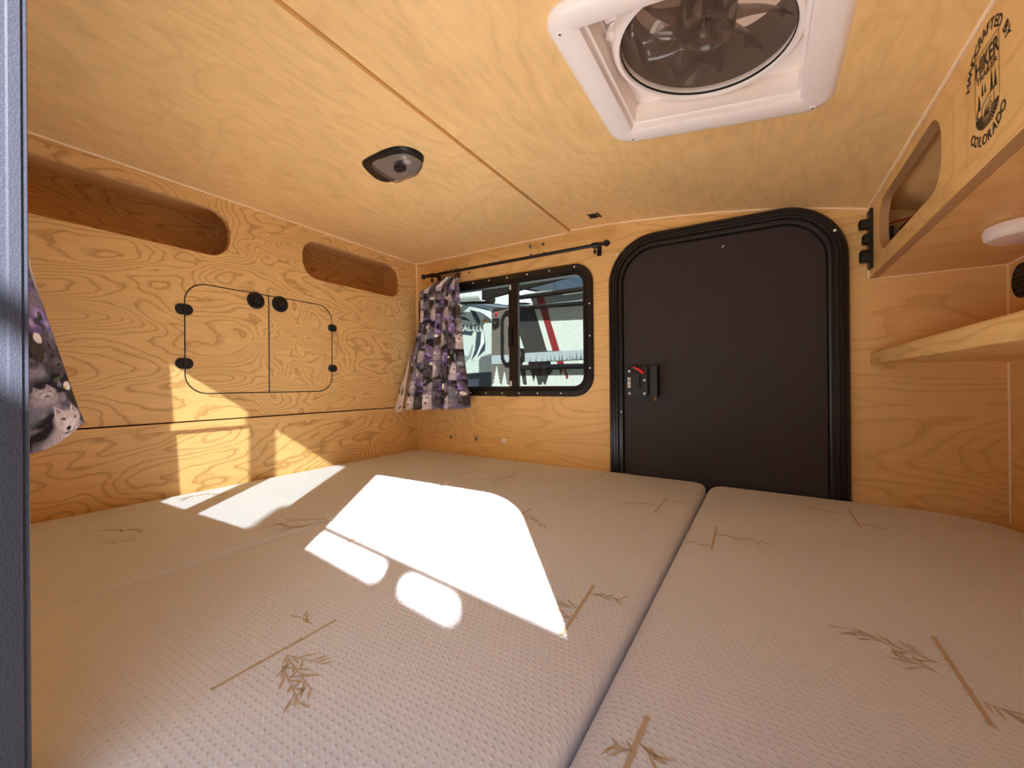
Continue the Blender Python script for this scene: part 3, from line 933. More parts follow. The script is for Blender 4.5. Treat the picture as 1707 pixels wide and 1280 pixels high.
motif(MA, (350, 822), (296, 832), [((335, 824), (384, 824), .02), ((320, 826), (300, 836), .02)], 14, .0036)
motif(MA, (190, 880), (130, 894), [((170, 884), (240, 884), .02), ((160, 908), (220, 900), .02)], 15, .0034)
motif(MA, (470, 872), (440, 880), [((460, 874), (500, 880), .018)], 16, .003)

# ================================================================== ROOF FAN
FANZ = ceil_z(FAN_C[0])
fan = thing('roof_vent_fan', 'white square roof vent fan with smoked blades in the ceiling', 'vent fan', (FAN_C[0], FAN_C[1], FANZ - .001), rot=(0, FAN_T, 0))
fan['local'] = 1
WF = frame((0, 0, 0), (1, 0, 0), (0, 1, 0), (0, 0, -1))          # d points down into the room
H = .2045
bm = bmesh.new()
sweep(bm, -H, H, -H, H, .05, [(0, -.001), (.0, .006), (.004, .0105), (.012, .013), (.044, .013), (.0505, .0095), (.052, .004), (.054, -.048), (.058, -.048), (.058, -.002)], WF, n=9, closed=True)
finish('trim_ring', bm, M['white_plastic'], fan, smooth=True)
HI = H - .054
bm = bmesh.new()
plate(bm, rr(-HI + .004, HI + .001, -HI, HI - .004, .012, 4), [circle(.004, -.006, .145, 48)], -.046, -.040, WF)
finish('base_panel', bm, M['white_plastic'], fan)
def prof_ring(bm, prof, c, n=64):
    rings = [[bm.verts.new(WF((c[0] + q * math.cos(2 * PI * k / n), c[1] + q * math.sin(2 * PI * k / n), d))) for k in range(n)] for q, d in prof]
    for A, B in zip(rings, rings[1:] + rings[:1]):
        for k in range(n):
            bm.faces.new((A[k], A[(k + 1) % n], B[(k + 1) % n], B[k]))
FC = (.004, -.006)
simple('screen_ring', lambda bm: prof_ring(bm, [(.134, -.0345), (.134, -.020), (.136, -.0165), (.143, -.017), (.149, -.024), (.151, -.041)], FC), M['white_plastic'], fan, True)
simple('shadow_ring', lambda bm: prof_ring(bm, [(.1338, -.0205), (.1325, -.0205), (.1325, -.024), (.1338, -.024)], FC), M['rubber'], fan, True)  # thin black ring drawn as a shadow line inside the screen ring
simple('insect_screen', lambda bm: bm.faces.new([bm.verts.new(WF((a, b_, -.030))) for a, b_ in circle(FC[0], FC[1], .1355, 64)]), M['screen'], fan)
for a in (205, 262, 330, 60, 130):
    ca, sa = math.cos(math.radians(a)), math.sin(math.radians(a))
    def clip(bm):
        fr2 = frame((FC[0] + .155 * ca, FC[1] + .150 * sa, .034), (-sa, ca, 0), (ca, sa, 0), (0, 0, -1))
        plate(bm, rr(-.009, .009, -.008, .006, .002, 2), [], -.006, .004, fr2)
    simple('ring_clip', clip, M['white_plastic'], fan)
# throat and lid
bm = bmesh.new()
prof_ring(bm, [(.1345, -.033), (.131, -.12), (.134, -.12), (.1360, -.033)], FC)
finish('throat', bm, M['shroud'], fan, smooth=True)
def hood(bm):
    q = HI + .003
    for (x0, x1, y0, y1) in ((-q - .008, -q, -q, q), (q, q + .008, -q, q), (-q, q, -q - .008, -q), (-q, q, q, q + .008)):
        box(bm, x0, x1, y0, y1, .049, .148)
    f = [bm.verts.new(p) for p in ((-q - .008, -q - .008, .150), (q + .008, -q - .008, .150), (q + .008, q + .008, .150), (-q - .008, q + .008, .150))]
    bm.faces.new(f)
simple('lid', hood, M['dark_lid'], fan)
# cross beams of the motor mount
simple('motor_mount', lambda bm: (box(bm, -.135, .14, -.018, .006, .124, .132), box(bm, -.008, .016, -.138, .126, .124, .132)), M['shroud'], fan)
hub = simple('hub', lambda bm: lathe(bm, [(.044, -.100), (.046, -.070), (.046, -.044), (.043, -.038), (.037, -.036), (.034, -.042), (.012, -.050)], WF, 40, FC), M['smoke'], fan, True)
simple('motor_shaft', lambda bm: lathe(bm, [(.0095, -.11), (.0095, -.042), (.0075, -.037), (.003, -.035)], WF, 16, FC), M['shroud'], hub, True)
simple('shaft_nut', lambda bm: lathe(bm, [(.006, -.037), (.006, -.034), (.003, -.032)], WF, 6, FC), M['grey_metal'], hub, True)
for k in range(8):
    a = 2 * PI * (k + .3) / 8
    fr2 = frame((FC[0], FC[1], 0), (math.cos(a), math.sin(a), 0), (-math.sin(a), math.cos(a), 0), (0, 0, -1))
    simple('hub_rib', lambda bm: plate(bm, rr(.010, .044, -.0007, .0007, .0003, 1), [], -.056, -.041, fr2), M['smoke'], hub)
for k in range(10):
    a = 2 * PI * (k + .2) / 10
    def blade(bm):
        rows = []
        for i in range(7):
            t = i / 6
            q = .043 + (.127 - .043) * t
            wd = .011 + .012 * t
            sw_ = .25 * t * t
            row = []
            for j in range(5):
                s = j / 4 - .5
                ang = a + sw_ + s * 2 * wd / q * .9
                zz = .064 + s * .040 * (1 - .3 * t) + .006 * (1 - 4 * s * s)
                row.append(bm.verts.new((FC[0] + q * math.cos(ang), FC[1] + q * math.sin(ang), zz)))
            rows.append(row)
        for A, B in zip(rows[:-1], rows[1:]):
            for j in range(4):
                bm.faces.new((A[j], A[j + 1], B[j + 1], B[j]))
    b_o = simple('blade', blade, M['smoke'], fan, True)
    so = b_o.modifiers.new('thick', 'SOLIDIFY')
    so.thickness = .0016
for (x, y) in ((-H + .021, -H + .045), (-H + .045, H - .021), (H - .03, H - .021)):
    sc_ = simple('trim_screw', lambda bm: lathe(bm, [(.0058, .0128), (.0055, .0142), (.002, .0146)], WF, 14, (x, y)), M['white_plastic'], fan, True)
    simple('screw_cross', lambda bm: (plate(bm, rr(x - .003, x + .003, y - .0007, y + .0007, .0003, 1), [], .0146, .0149, WF), plate(bm, rr(x - .0007, x + .0007, y - .003, y + .003, .0003, 1), [], .0146, .0149, WF)), M['ink'], sc_)
# printed control marks on the base panel corner
mk = bmesh.new()
def flat(bm, pts, d=-.0396):
    bm.faces.new([bm.verts.new(WF((p[0], p[1], d))) for p in pts])
def arc_band(bm, c, r0, r1, a0, a1, n=14):
    for k in range(n):
        p, q = [math.radians(a0 + (a1 - a0) * (k + e) / n) for e in (0, 1)]
        flat(bm, [(c[0] + r0 * math.cos(p), c[1] + r0 * math.sin(p)), (c[0] + r1 * math.cos(p), c[1] + r1 * math.sin(p)), (c[0] + r1 * math.cos(q), c[1] + r1 * math.sin(q)), (c[0] + r0 * math.cos(q), c[1] + r0 * math.sin(q))])
arc_band(mk, (-.128, -.078), .0078, .0092, 0, 360, 24)
flat(mk, [(-.1288, -.078), (-.1272, -.078), (-.1272, -.0715), (-.1288, -.0715)])
arc_band(mk, (-.128, -.108), .0062, .0092, 20, 150)
arc_band(mk, (-.128, -.108), .0062, .0092, 200, 330)
flat(mk, [(-.118, -.130), (-.106, -.130), (-.106, -.123), (-.112, -.119), (-.118, -.123)])
arc_band(mk, (-.130, -.128), .002, .0034, 0, 270, 8)
for k in range(3):
    flat(mk, [(-.094, -.132 + k * .004), (-.082, -.132 + k * .004), (-.082, -.1295 + k * .004), (-.094, -.1295 + k * .004)])
flat(mk, [(-.1415, -.140), (-.1403, -.140), (-.1403, -.065), (-.1415, -.065)])
flat(mk, [(-.1415, -.066), (-.1405, -.0648), (-.122, -.055), (-.1225, -.0562)])
flat(mk, [(-.1385, -.087), (-.1372, -.087), (-.1372, -.068), (-.1385, -.068)])
flat(mk, [(-.1385, -.116), (-.1372, -.116), (-.1372, -.098), (-.1385, -.098)])
finish('control_print', mk, M['fan_ink'], fan, recalc=False)

# ================================================================== CEILING LIGHT, STRAP
CL = frame((0, 0, .5835), (1, 0, 0), (0, 1, 0), (0, 0, -1))
def ceil_pts(pts, ox, oy, s):
    out = []
    for (x, y) in pts:
        p = on_plane(ox + x / s, oy + y / s, 2, .5835)
        out.append((p.x, p.y))
    return out
def smooth_loop(pts, n=6):
    P = [Vector(p) for p in pts]
    m = len(P)
    out = []
    for i in range(m):
        a, b_, c, d_ = P[i - 1], P[i], P[(i + 1) % m], P[(i + 2) % m]
        for k in range(n):
            t = k / n
            q = .5 * ((2 * b_) + (-a + c) * t + (2 * a - 5 * b_ + 4 * c - d_) * t * t + (-a + 3 * b_ - 3 * c + d_) * t ** 3)
            out.append((q.x, q.y))
    return out
base_l = smooth_loop(ceil_pts([(172, 590), (420, 440), (680, 325), (940, 280), (1180, 320), (1370, 425), (1425, 545), (1330, 735), (1100, 830), (860, 930), (650, 978), (430, 900), (230, 720)], 590, 220, 12.19))
lens_l = smooth_loop(ceil_pts([(338, 560), (600, 440), (850, 366), (1100, 372), (1290, 450), (1405, 570), (1300, 745), (1090, 830), (870, 912), (700, 850), (500, 720)], 590, 220, 12.19))
cen = Vector((sum(p[0] for p in base_l) / len(base_l), sum(p[1] for p in base_l) / len(base_l)))
cenl = Vector((sum(p[0] for p in lens_l) / len(lens_l), sum(p[1] for p in lens_l) / len(lens_l)))
cl = thing('ceiling_light', 'black oval ceiling light with clear lens and switch', 'light', (cen.x, cen.y, .5835))
def dish(bm, loop, c, prof, cap=True):
    rings = [[bm.verts.new(CL((c.x + (p[0] - c.x) * s, c.y + (p[1] - c.y) * s, d))) for p in loop] for s, d in prof]
    for A, B in zip(rings[:-1], rings[1:]):
        m = len(A)
        for i in range(m):
            bm.faces.new((A[i], A[(i + 1) % m], B[(i + 1) % m], B[i]))
    if cap:
        bm.faces.new(rings[-1])
simple('base', lambda bm: dish(bm, base_l, cen, [(1, .0002), (.985, .006), (.96, .008)]), M['plastic'], cl, True)
ln = simple('lens', lambda bm: dish(bm, lens_l, cenl, [(.985, .0075), (.98, .015), (.93, .0195), (.5, .0215)]), M['lens'], cl, True)
simple('reflector', lambda bm: dish(bm, lens_l, cenl, [(.945, .0078), (.92, .0092)]), M['lens_back'], cl)
tp = on_plane(590 + 960 / 12.19, 220 + 700 / 12.19, 2, .565)
simple('rocker_switch', lambda bm: plate(bm, rr(tp.x - .020, tp.x + .012, tp.y - .012, tp.y + .012, .010, 6), [], .009, .026, CL), M['plastic'], cl)
tq = on_plane(590 + 1080 / 12.19, 220 + 620 / 12.19, 2, .57)
simple('bulb', lambda bm: dome(bm, frame((tq.x, tq.y, .574), (1, 0, 0), (0, 1, 0), (0, 0, -1)), (0, 0), .011, .007, 12), M['lamp_glass'], cl, True)
tw = on_plane(590 + 600 / 12.19, 220 + 880 / 12.19, 2, .575)
simple('mount_screw', lambda bm: dome(bm, frame((tw.x, tw.y, .5758), (1, 0, 0), (0, 1, 0), (0, 0, -1)), (0, 0), .006, .003, 12), M['black'], cl, True)

st = thing('ceiling_bracket', 'tiny black strap bracket screwed to the ceiling above the curtain rod', 'bracket', (-.497, 1.40, .583))
WS = frame((-.497, 1.400, ceil_z(-.497) - .0005), (1, 0, -.045), (0, 1, 0), (0, 0, -1))
simple('bracket_plate', lambda bm: plate(bm, [(-.019, -.020), (-.012, -.016), (.012, -.016), (.019, -.020), (.020, .020), (.012, .014), (-.012, .014), (-.020, .020)], [], .0, .0035, WS), M['black'], st)
simple('bracket_loop', lambda bm: plate(bm, rr(-.010, .010, -.009, .009, .002, 2), [], .003, .006, WS), M['rubber'], st)
for (x, y) in ((-.015, -.013), (.014, -.013), (-.014, .013), (.015, .013)):
    simple('bracket_screw', lambda bm: dome(bm, WS, (x, y), .0035, .0052, 8), M['grey_metal'], st, True)

# ================================================================== CURTAINS
def vnoise(u, v, s, seed):
    g = np.random.default_rng(seed).random((64, 64))
    x, y = u / s, v / s
    xi, yi = np.floor(x).astype(int), np.floor(y).astype(int)
    fx, fy = x - xi, y - yi
    fx, fy = fx * fx * (3 - 2 * fx), fy * fy * (3 - 2 * fy)
    G = lambda a, b_: g[a % 64, b_ % 64]
    return (G(xi, yi) * (1 - fx) + G(xi + 1, yi) * fx) * (1 - fy) + (G(xi, yi + 1) * (1 - fx) + G(xi + 1, yi + 1) * fx) * fy
def lin(rgb):
    return np.array(srgb(*rgb)[:3])
def wolf_print(u, v):
    """printed cloth: wolves, eagles, purple blossom and moonlit rocks (u across, v up, metres)"""
    n1, n2, n3 = vnoise(u, v, .035, 1), vnoise(u, v, .012, 2), vnoise(u * 3, v, .004, 3)
    C = np.empty(u.shape + (3,))
    dark, grey, rock = lin((38, 34, 40)), lin((116, 110, 122)), lin((160, 154, 170))
    C[:] = dark + (grey - dark) * np.clip((n1 - .35) * 2.2, 0, 1)[..., None]
    C += (rock - C) * (np.clip((n2 - .62) * 3, 0, 1) * .6)[..., None]
    TW, TH = .185, .165
    row = np.floor(v / TH)
    u = u + .03 * (vnoise(u, v, .06, 21) - .5)
    v = v + .03 * (vnoise(u, v, .05, 22) - .5)
    row = np.floor(v / TH)
    uu = (u + row * .117) % TW
    vv = v % TH
    def put(mask, c, amt=1.0):
        m = np.clip(mask, 0, 1)[..., None] * amt
        C[:] = C * (1 - m) + lin(c) * m
    def ell(cx, cy_, rx, ry, soft=.12, rot=0):
        dx, dy = uu - cx, vv - cy_
        ca, sa = math.cos(rot), math.sin(rot)
        dx, dy = dx * ca + dy * sa, -dx * sa + dy * ca
        q = np.sqrt((dx / rx) ** 2 + (dy / ry) ** 2)
        return np.clip((1 - q) / soft + .5, 0, 1)
    def tri(p, q, r):
        def e(a, b_):
            return (b_[0] - a[0]) * (vv - a[1]) - (b_[1] - a[1]) * (uu - a[0])
        e1, e2, e3 = e(p, q), e(q, r), e(r, p)
        return (((e1 > 0) & (e2 > 0) & (e3 > 0)) | ((e1 < 0) & (e2 < 0) & (e3 < 0))).astype(float)
    fur = .72 + .5 * n3
    # purple blossom / aurora
    for (cx, cy_, r) in ((.155, .125, .026), (.172, .10, .020), (.135, .108, .017), (.018, .012, .020), (.10, .012, .018)):
        put(ell(cx, cy_, r, r * .85, .7) * (n2 > .3), (112, 96, 150), .85)
        put(ell(cx + .004, cy_ + .004, r * .5, r * .45, .8) * (n2 > .4), (168, 152, 196), .8)
    # moon and sky glow
    put(ell(.098, .082, .024, .018, .8), (110, 118, 138), .8)
    put(ell(.100, .084, .008, .008, .6), (190, 192, 190), .7)
    # green sprigs
    put(ell(.075, .060, .012, .004, .6, .7) * (n2 > .35), (92, 112, 66), .8)
    put(ell(.030, .150, .010, .004, .6, -.5) * (n2 > .35), (84, 104, 62), .7)
    def wolf(cx, cy_, s, c, shade):
        put(ell(cx, cy_ - .025 * s, .026 * s, .026 * s, .5), c, .8)
        put(tri((cx - .021 * s, cy_ + .006 * s), (cx - .014 * s, cy_ + .030 * s), (cx - .002 * s, cy_ + .014 * s)), c)
        put(tri((cx + .021 * s, cy_ + .006 * s), (cx + .014 * s, cy_ + .030 * s), (cx + .002 * s, cy_ + .014 * s)), c)
        put(tri((cx - .016 * s, cy_ + .012 * s), (cx - .013 * s, cy_ + .024 * s), (cx - .006 * s, cy_ + .013 * s)), shade)
        put(tri((cx + .016 * s, cy_ + .012 * s), (cx + .013 * s, cy_ + .024 * s), (cx + .006 * s, cy_ + .013 * s)), shade)
        put(ell(cx, cy_, .023 * s, .018 * s, .3), c)
        put(ell(cx, cy_ - .012 * s, .010 * s, .013 * s, .4), tuple(min(255, q + 22) for q in c))
        put(ell(cx - .010 * s, cy_ + .002 * s, .0036 * s, .002 * s, .5, -.3), (26, 22, 24))
        put(ell(cx + .010 * s, cy_ + .002 * s, .0036 * s, .002 * s, .5, .3), (26, 22, 24))
        put(ell(cx, cy_ - .016 * s, .0042 * s, .003 * s, .4), (20, 18, 20))
        put(ell(cx, cy_ - .0215 * s, .007 * s, .0011 * s, .6), (60, 52, 56))
    wolf(.042, .052, 1.05, (196, 184, 186), (120, 104, 112))
    wolf(.135, .050, .95, (74, 68, 72), (40, 36, 40))
    wolf(.060, .128, .75, (168, 158, 164), (104, 92, 104))
    # eagle: dark body, white head
    put(ell(.012, .098, .014, .026, .3, .2), (58, 50, 46))
    put(ell(.016, .126, .0095, .010, .3), (226, 220, 214))
    put(ell(.024, .124, .004, .0022, .4), (196, 150, 70))
    put(ell(.172, .050, .012, .022, .3, -.2), (66, 58, 54))
    put(ell(.168, .074, .008, .009, .3), (222, 216, 212))
    C *= (1.0 + .7 * n3)[..., None]
    return np.clip(C, 0, 1)
def birch_print(u, v):
    n1 = vnoise(u, v, .012, 5)
    n2 = vnoise(u * 2, v * .5, .010, 6)
    C = np.empty(u.shape + (3,))
    C[:] = lin((214, 200, 194))
    C += (lin((170, 158, 156)) - C) * (np.clip((n1 - .6) * 3, 0, 1) * .5)[..., None]
    m = ((n2 > .74) & (v < .35)).astype(float)[..., None]
    C = C * (1 - m) + lin((96, 104, 82)) * m
    return C
def grid_cloth(name, P, colors, mat, parent):
    nv, nu = P.shape[:2]
    me = bpy.data.meshes.new(name)
    idx = np.arange(nv * nu).reshape(nv, nu)
    F = np.stack([idx[:-1, :-1], idx[:-1, 1:], idx[1:, 1:], idx[1:, :-1]], -1).reshape(-1, 4)
    me.from_pydata(P.reshape(-1, 3).tolist(), [], F.tolist())
    at = me.color_attributes.new('print', 'FLOAT_COLOR', 'POINT')
    rgba = np.ones((nv * nu, 4), np.float32)
    rgba[:, :3] = colors.reshape(-1, 3)
    at.data.foreach_set('color', rgba.ravel())
    me.materials.append(mat)
    for p in me.polygons:
        p.use_smooth = True
    me.update()
    o = bpy.data.objects.new(name, me)
    col.objects.link(o)
    attach(o, parent)
    return o
def curtain_surface(rows, pleats, amp, nu, nv, phase=0.0, wave=None):
    """rows: [(t, left xyz, middle xyz, right xyz)] from top to bottom"""
    ts = np.array([r[0] for r in rows])
    t = np.linspace(0, 1, nv)
    ctrl = np.array([[r[1], r[2], r[3]] for r in rows], float)
    # smooth interpolation down the rows
    def interp(a):
        k = np.clip(np.searchsorted(ts, t, side='right') - 1, 0, len(ts) - 2)
        f = (t - ts[k]) / (ts[k + 1] - ts[k])
        return a[k] * (1 - f)[:, None] + a[k + 1] * f[:, None]
    Lf, Md, Rt = interp(ctrl[:, 0]), interp(ctrl[:, 1]), interp(ctrl[:, 2])
    for A in (Lf, Md, Rt):           # soften the kinks
        for _ in range(10):
            A[1:-1] = (A[:-2] + 2 * A[1:-1] + A[2:]) / 4
    s = np.linspace(0, 1, nu)
    b0, b1, b2 = ((1 - s) * (1 - 2 * s))[None, :, None], (4 * s * (1 - s))[None, :, None], (s * (2 * s - 1))[None, :, None]
    P = b0 * Lf[:, None] + b1 * Md[:, None] + b2 * Rt[:, None]
    am = (amp[0] + (amp[1] - amp[0]) * t)[:, None]
    w = np.sin(2 * PI * (pleats * s[None, :] + .10 * np.sin(5 * s[None, :] + 2 * t[:, None])) + phase + .7 * t[:, None])
    w = w + .35 * np.sin(2 * PI * pleats * 1.7 * s[None, :] + 2.0)
    P[..., 1] += am * w
    P[..., 0] += am * .5 * np.cos(2 * PI * pleats * s[None, :] + phase)
    P[-int(nv * .12):, :, 2] += (.004 * np.sin(2 * PI * pleats * s + 1.0))[None, :] * np.linspace(0, 1, int(nv * .12))[:, None]
    return P, s, t
def rod(name, label, y_wall, sg, x0, x1, z):
    t = thing(name, label, 'curtain rod', ((x0 + x1) / 2, y_wall, z))
    y = y_wall - sg * .05
    simple('tube', lambda bm: tube(bm, [(x0, y, z), (x1, y, z)], .0062, 10), M['black'], t, True)
    for x, dr in ((x0, -1), (x1, 1)):
        simple('finial', lambda bm: tube(bm, [(x - dr * .004, y, z), (x, y, z), (x + dr * .003, y, z), (x + dr * .008, y, z), (x + dr * .012, y, z), (x + dr * .020, y, z), (x + dr * .028, y, z), (x + dr * .034, y, z)],
                                          [.0085, .0085, .006, .006, .0085, .0125, .010, .002], 12), M['black'], t, True)
    for x in (x0 + .03, x1 - .022):
        bk = simple('wall_bracket', lambda bm: (tube(bm, [(x - .010, y, z), (x + .010, y, z)], .0098, 12), tube(bm, [(x, y, z), (x, y + sg * .049, z)], .0045, 8), box(bm, x - .008, x + .008, min(y_wall, y_wall - sg * .004), max(y_wall, y_wall - sg * .004), z - .026, z + .016)), M['black'], t)
        simple('thumb_screw', lambda bm: tube(bm, [(x, y, z - .006), (x, y, z - .018), (x, y, z - .020), (x, y, z - .030)], [.003, .003, .0062, .0055], 8), M['black'], bk)
    return t
rod('curtain_rod', 'thin black curtain rod above the sliding window', FAR_Y, 1, -1.312, -.492, .4985)
rod('curtain_rod', 'thin black curtain rod above the window beside the open entry', NEAR_Y, -1, -1.312, -.535, .4985)
def hang_rings(t, xs, y, z):
    for x in xs:
        def torus(bm):
            n, m = 16, 6
            rs = []
            for k in range(n):
                a = 2 * PI * k / n
                c = Vector((x, y + .011 * math.cos(a), z - .004 + .011 * math.sin(a)))
                e = Vector((0, math.cos(a), math.sin(a)))
                rs.append([bm.verts.new(c + (e * math.cos(2 * PI * q / m) + Vector((1, 0, 0)) * math.sin(2 * PI * q / m)) * .0016) for q in range(m)])
            for A, B in zip(rs, rs[1:] + rs[:1]):
                for q in range(m):
                    bm.faces.new((A[q], A[(q + 1) % m], B[(q + 1) % m], B[q]))
        r_ = simple('ring', torus, M['black'], t, True)
        simple('clip', lambda bm: box(bm, x - .002, x + .002, y - .003, y + .003, z - .033, z - .014), M['black'], r_)
# far curtain, gathered at the corner end of the rod
cur = thing('window_curtain', 'wolf and purple blossom print curtain bunched beside the sliding window', 'curtain', (-1.2, 1.42, -.1))
rows = [(0, (-1.250, 1.445, .452), (-1.185, 1.440, .474), (-1.128, 1.44, .462)),
        (.07, (-1.345, 1.425, .420), (-1.235, 1.425, .434), (-1.116, 1.43, .428)),
        (.30, (-1.325, 1.415, .300), (-1.218, 1.405, .302), (-1.108, 1.425, .300)),
        (.6, (-1.352, 1.395, .140), (-1.225, 1.395, .135), (-1.098, 1.425, .125)),
        (1, (-1.372, 1.365, -.104), (-1.228, 1.395, -.103), (-1.080, 1.43, -.098))]
P, s, t = curtain_surface(rows, 7.0, (.008, .018), 330, 300)
uu, vv = np.meshgrid(s * .56, (1 - t) * .74)
grid_cloth('cloth', P, wolf_print(uu, vv), M['cloth'], cur)
rows = [(0, (-1.330, 1.408, .31), (-1.328, 1.406, .31), (-1.326, 1.404, .31)),
        (.3, (-1.343, 1.388, .19), (-1.340, 1.382, .19), (-1.337, 1.378, .19)),
        (1, (-1.413, 1.338, -.100), (-1.392, 1.330, -.112), (-1.368, 1.340, -.114))]
P, s, t = curtain_surface(rows, 1.0, (.0005, .001), 40, 200)
uu, vv = np.meshgrid(s * .03, (1 - t) * .42)
grid_cloth('lining', P, birch_print(uu, vv), M['lining'], cur)['label'] = 'pale birch-tree print reverse side'
hang_rings(cur, (-1.232, -1.21, -1.193, -1.172, -1.150, -1.138, -1.128), 1.45, .4985)
# near curtains, one drawn to each end of the rod by the entry
cur2 = thing('window_curtain', 'wolf print curtain hanging beside the black entry frame', 'curtain', (-.58, .11, -.05))
rows = [(0, (-.640, .115, .46), (-.600, .118, .468), (-.548, .110, .46)),
        (.12, (-.655, .100, .40), (-.602, .092, .40), (-.540, .082, .40)),
        (.36, (-.655, .096, .24), (-.600, .094, .24), (-.545, .078, .24)),
        (.56, (-.655, .098, .113), (-.600, .1085, .113), (-.545, .078, .113)),
        (.76, (-.655, .108, .029), (-.600, .1290, .029), (-.548, .080, .029)),
        (1, (-.650, .112, -.055), (-.600, .1450, -.038), (-.552, .082, -.066))]
P, s, t = curtain_surface(rows, 2.0, (.0015, .0008), 260, 320, phase=.6)
uu, vv = np.meshgrid(s * .23 + .06, (1 - t) * .80 + .02)
grid_cloth('cloth', P, wolf_print(uu, vv), M['cloth'], cur2)
hang_rings(cur2, (-.635, -.615, -.595, -.575, -.556), .115, .4985)
cur3 = thing('window_curtain', 'wolf print curtain drawn to the bulkhead end of the entry-side window', 'curtain', (-1.24, .13, -.1))
rows = [(0, (-1.335, .115, .46), (-1.235, .118, .472), (-1.140, .115, .46)),
        (.10, (-1.40, .125, .40), (-1.25, .130, .40), (-1.125, .112, .40)),
        (.5, (-1.40, .130, .20), (-1.25, .145, .20), (-1.118, .108, .20)),
        (1, (-1.40, .140, -.10), (-1.24, .160, -.100), (-1.112, .108, -.095))]
P, s, t = curtain_surface(rows, 6.0, (.006, .010), 200, 160, phase=.6)
uu, vv = np.meshgrid(s * .70, (1 - t) * .80)
grid_cloth('cloth', P, wolf_print(uu, vv), M['cloth'], cur3)
hang_rings(cur3, (-1.30, -1.26, -1.22, -1.18, -1.15), .115, .4985)

# ================================================================== OUTSIDE THE FAR WINDOW
def z8(x, y):
    return 760 + x / 5.567, 440 + y / 5.567
# side of the neighbouring trailer: a wall about four metres off, turned a little away from ours
N_DIR = Vector((.9696, -.2448, 0))
N_NRM = Vector((-.2448, -.9696, 0))
N_PT = ray(920, 560) * 4.0
def nb(x, y, off=0.0):
    d = ray(x, y)
    t = (N_PT + N_NRM * off).dot(N_NRM) / d.dot(N_NRM)
    return d * t
def decal(name, pts, off, th, mat, parent, conv=True):
    bm = bmesh.new()
    P0 = [nb(*(z8(*p) if conv else p), off) for p in pts]
    P0 = [N_PT + (p - N_PT) for p in P0]
    # planar polygon triangulated in the wall's own axes
    q = [((p - N_PT).dot(N_DIR), p.z) for p in P0]
    fr = frame(N_PT.xy.to_3d(), N_DIR, (0, 0, 1), N_NRM)
    plate(bm, q, [], off - th, off, fr)
    return finish(name, bm, mat, parent)
nbr = thing('parked_trailer', 'white and charcoal trailer with red stripe and pine silhouettes outside the window', 'trailer', (N_PT.x, N_PT.y, -1.0))
def nwall(name, a0, a1, z0, z1, off, depth, mat):
    fr = frame(N_PT.xy.to_3d(), N_DIR, (0, 0, 1), N_NRM)
    return simple(name, lambda bm: plate(bm, rr(a0, a1, z0, z1, .02, 3), [], off - depth, off, fr), mat, nbr)
def nco(x, y, off=0):
    p = nb(*z8(x, y), off)
    return (p - N_PT).dot(N_DIR), p.z
aL = nco(330, 600)[0]
zt = nco(900, 330)[1]
nwall('body', aL, 4.2, -.62, zt, 0, 2.0, M['rv_white'])
nwall('chassis', aL + .2, 4.0, -.80, -.62, -.1, 1.6, M['rv_black'])
for a in (1.4, 2.2):
    fr = frame(N_PT.xy.to_3d(), N_DIR, (0, 0, 1), N_NRM)
    wh = simple('wheel', lambda bm: lathe(bm, [(.31, -.22), (.33, -.20), (.33, -.04), (.30, -.02), (.2, -.02)], fr, 28, (a, -.67)), M['rubber'], nbr, True)
    simple('wheel_hub', lambda bm: lathe(bm, [(.19, -.019), (.17, -.01), (.06, .0)], fr, 20, (a, -.67)), M['grey_metal'], wh, True)
decal('front_panel', [(332, 1300), (332, 440), (350, 415), (400, 404), (700, 404), (700, 1300)], .004, .003, M['rv_taupe'], nbr)
decal('charcoal_field', [(540, 404), (722, 404), (845, 806), (905, 985), (880, 1040), (860, 1300), (540, 1300)], .006, .0015, M['rv_char'], nbr)
decal('white_wedge', [(520, 440), (632, 786), (560, 786), (500, 640)], .008, .0015, M['rv_white'], nbr)
decal('white_stripe', [(728, 410), (782, 410), (897, 806), (845, 806)], .008, .0015, M['rv_white'], nbr)
decal('red_stripe', [(778, 404), (838, 404), (962, 806), (897, 806)], .009, .0015, M['rv_red'], nbr)
decal('pale_band', [(640, 826), (1500, 776), (1500, 862), (640, 912)], .010, .0015, M['rv_pale'], nbr)
decal('white_band', [(332, 848), (560, 842), (560, 924), (332, 930)], .010, .0015, M['rv_pale'], nbr)
decal('lower_white', [(332, 1300), (332, 1120), (1500, 1120), (1500, 1300)], .0105, .001, M['rv_white'], nbr)
decal('lower_white', [(905, 975), (1500, 930), (1500, 1122), (830, 1122), (860, 1050)], .010, .001, M['rv_white'], nbr)
decal('lower_white', [(645, 985), (690, 983), (728, 1125), (660, 1125)], .010, .001, M['rv_white'], nbr)
def pine_pts(x, yb, h, w, n=6):
    L, Rr = [], []
    for k in range(n):
        t = k / n
        y = yb - h * t
        L += [(x - w / 2 * (1 - t), y), (x - w / 2 * (1 - t) * .55, y - h / n * .55)]
        Rr += [(x + w / 2 * (1 - t), y), (x + w / 2 * (1 - t) * .55, y - h / n * .55)]
    return L + [(x, yb - h)] + Rr[::-1]
for (x, yb, h, w) in ((378, 1150, 205, 96), (450, 1150, 155, 80), (600, 1140, 150, 70), (740, 1125, 95, 62), (862, 1120, 95, 70), (805, 1135, 45, 40), (700, 1128, 70, 44)):
    decal('white_pine', pine_pts(x, yb, h, w), .0118, .001, M['rv_white'], nbr)
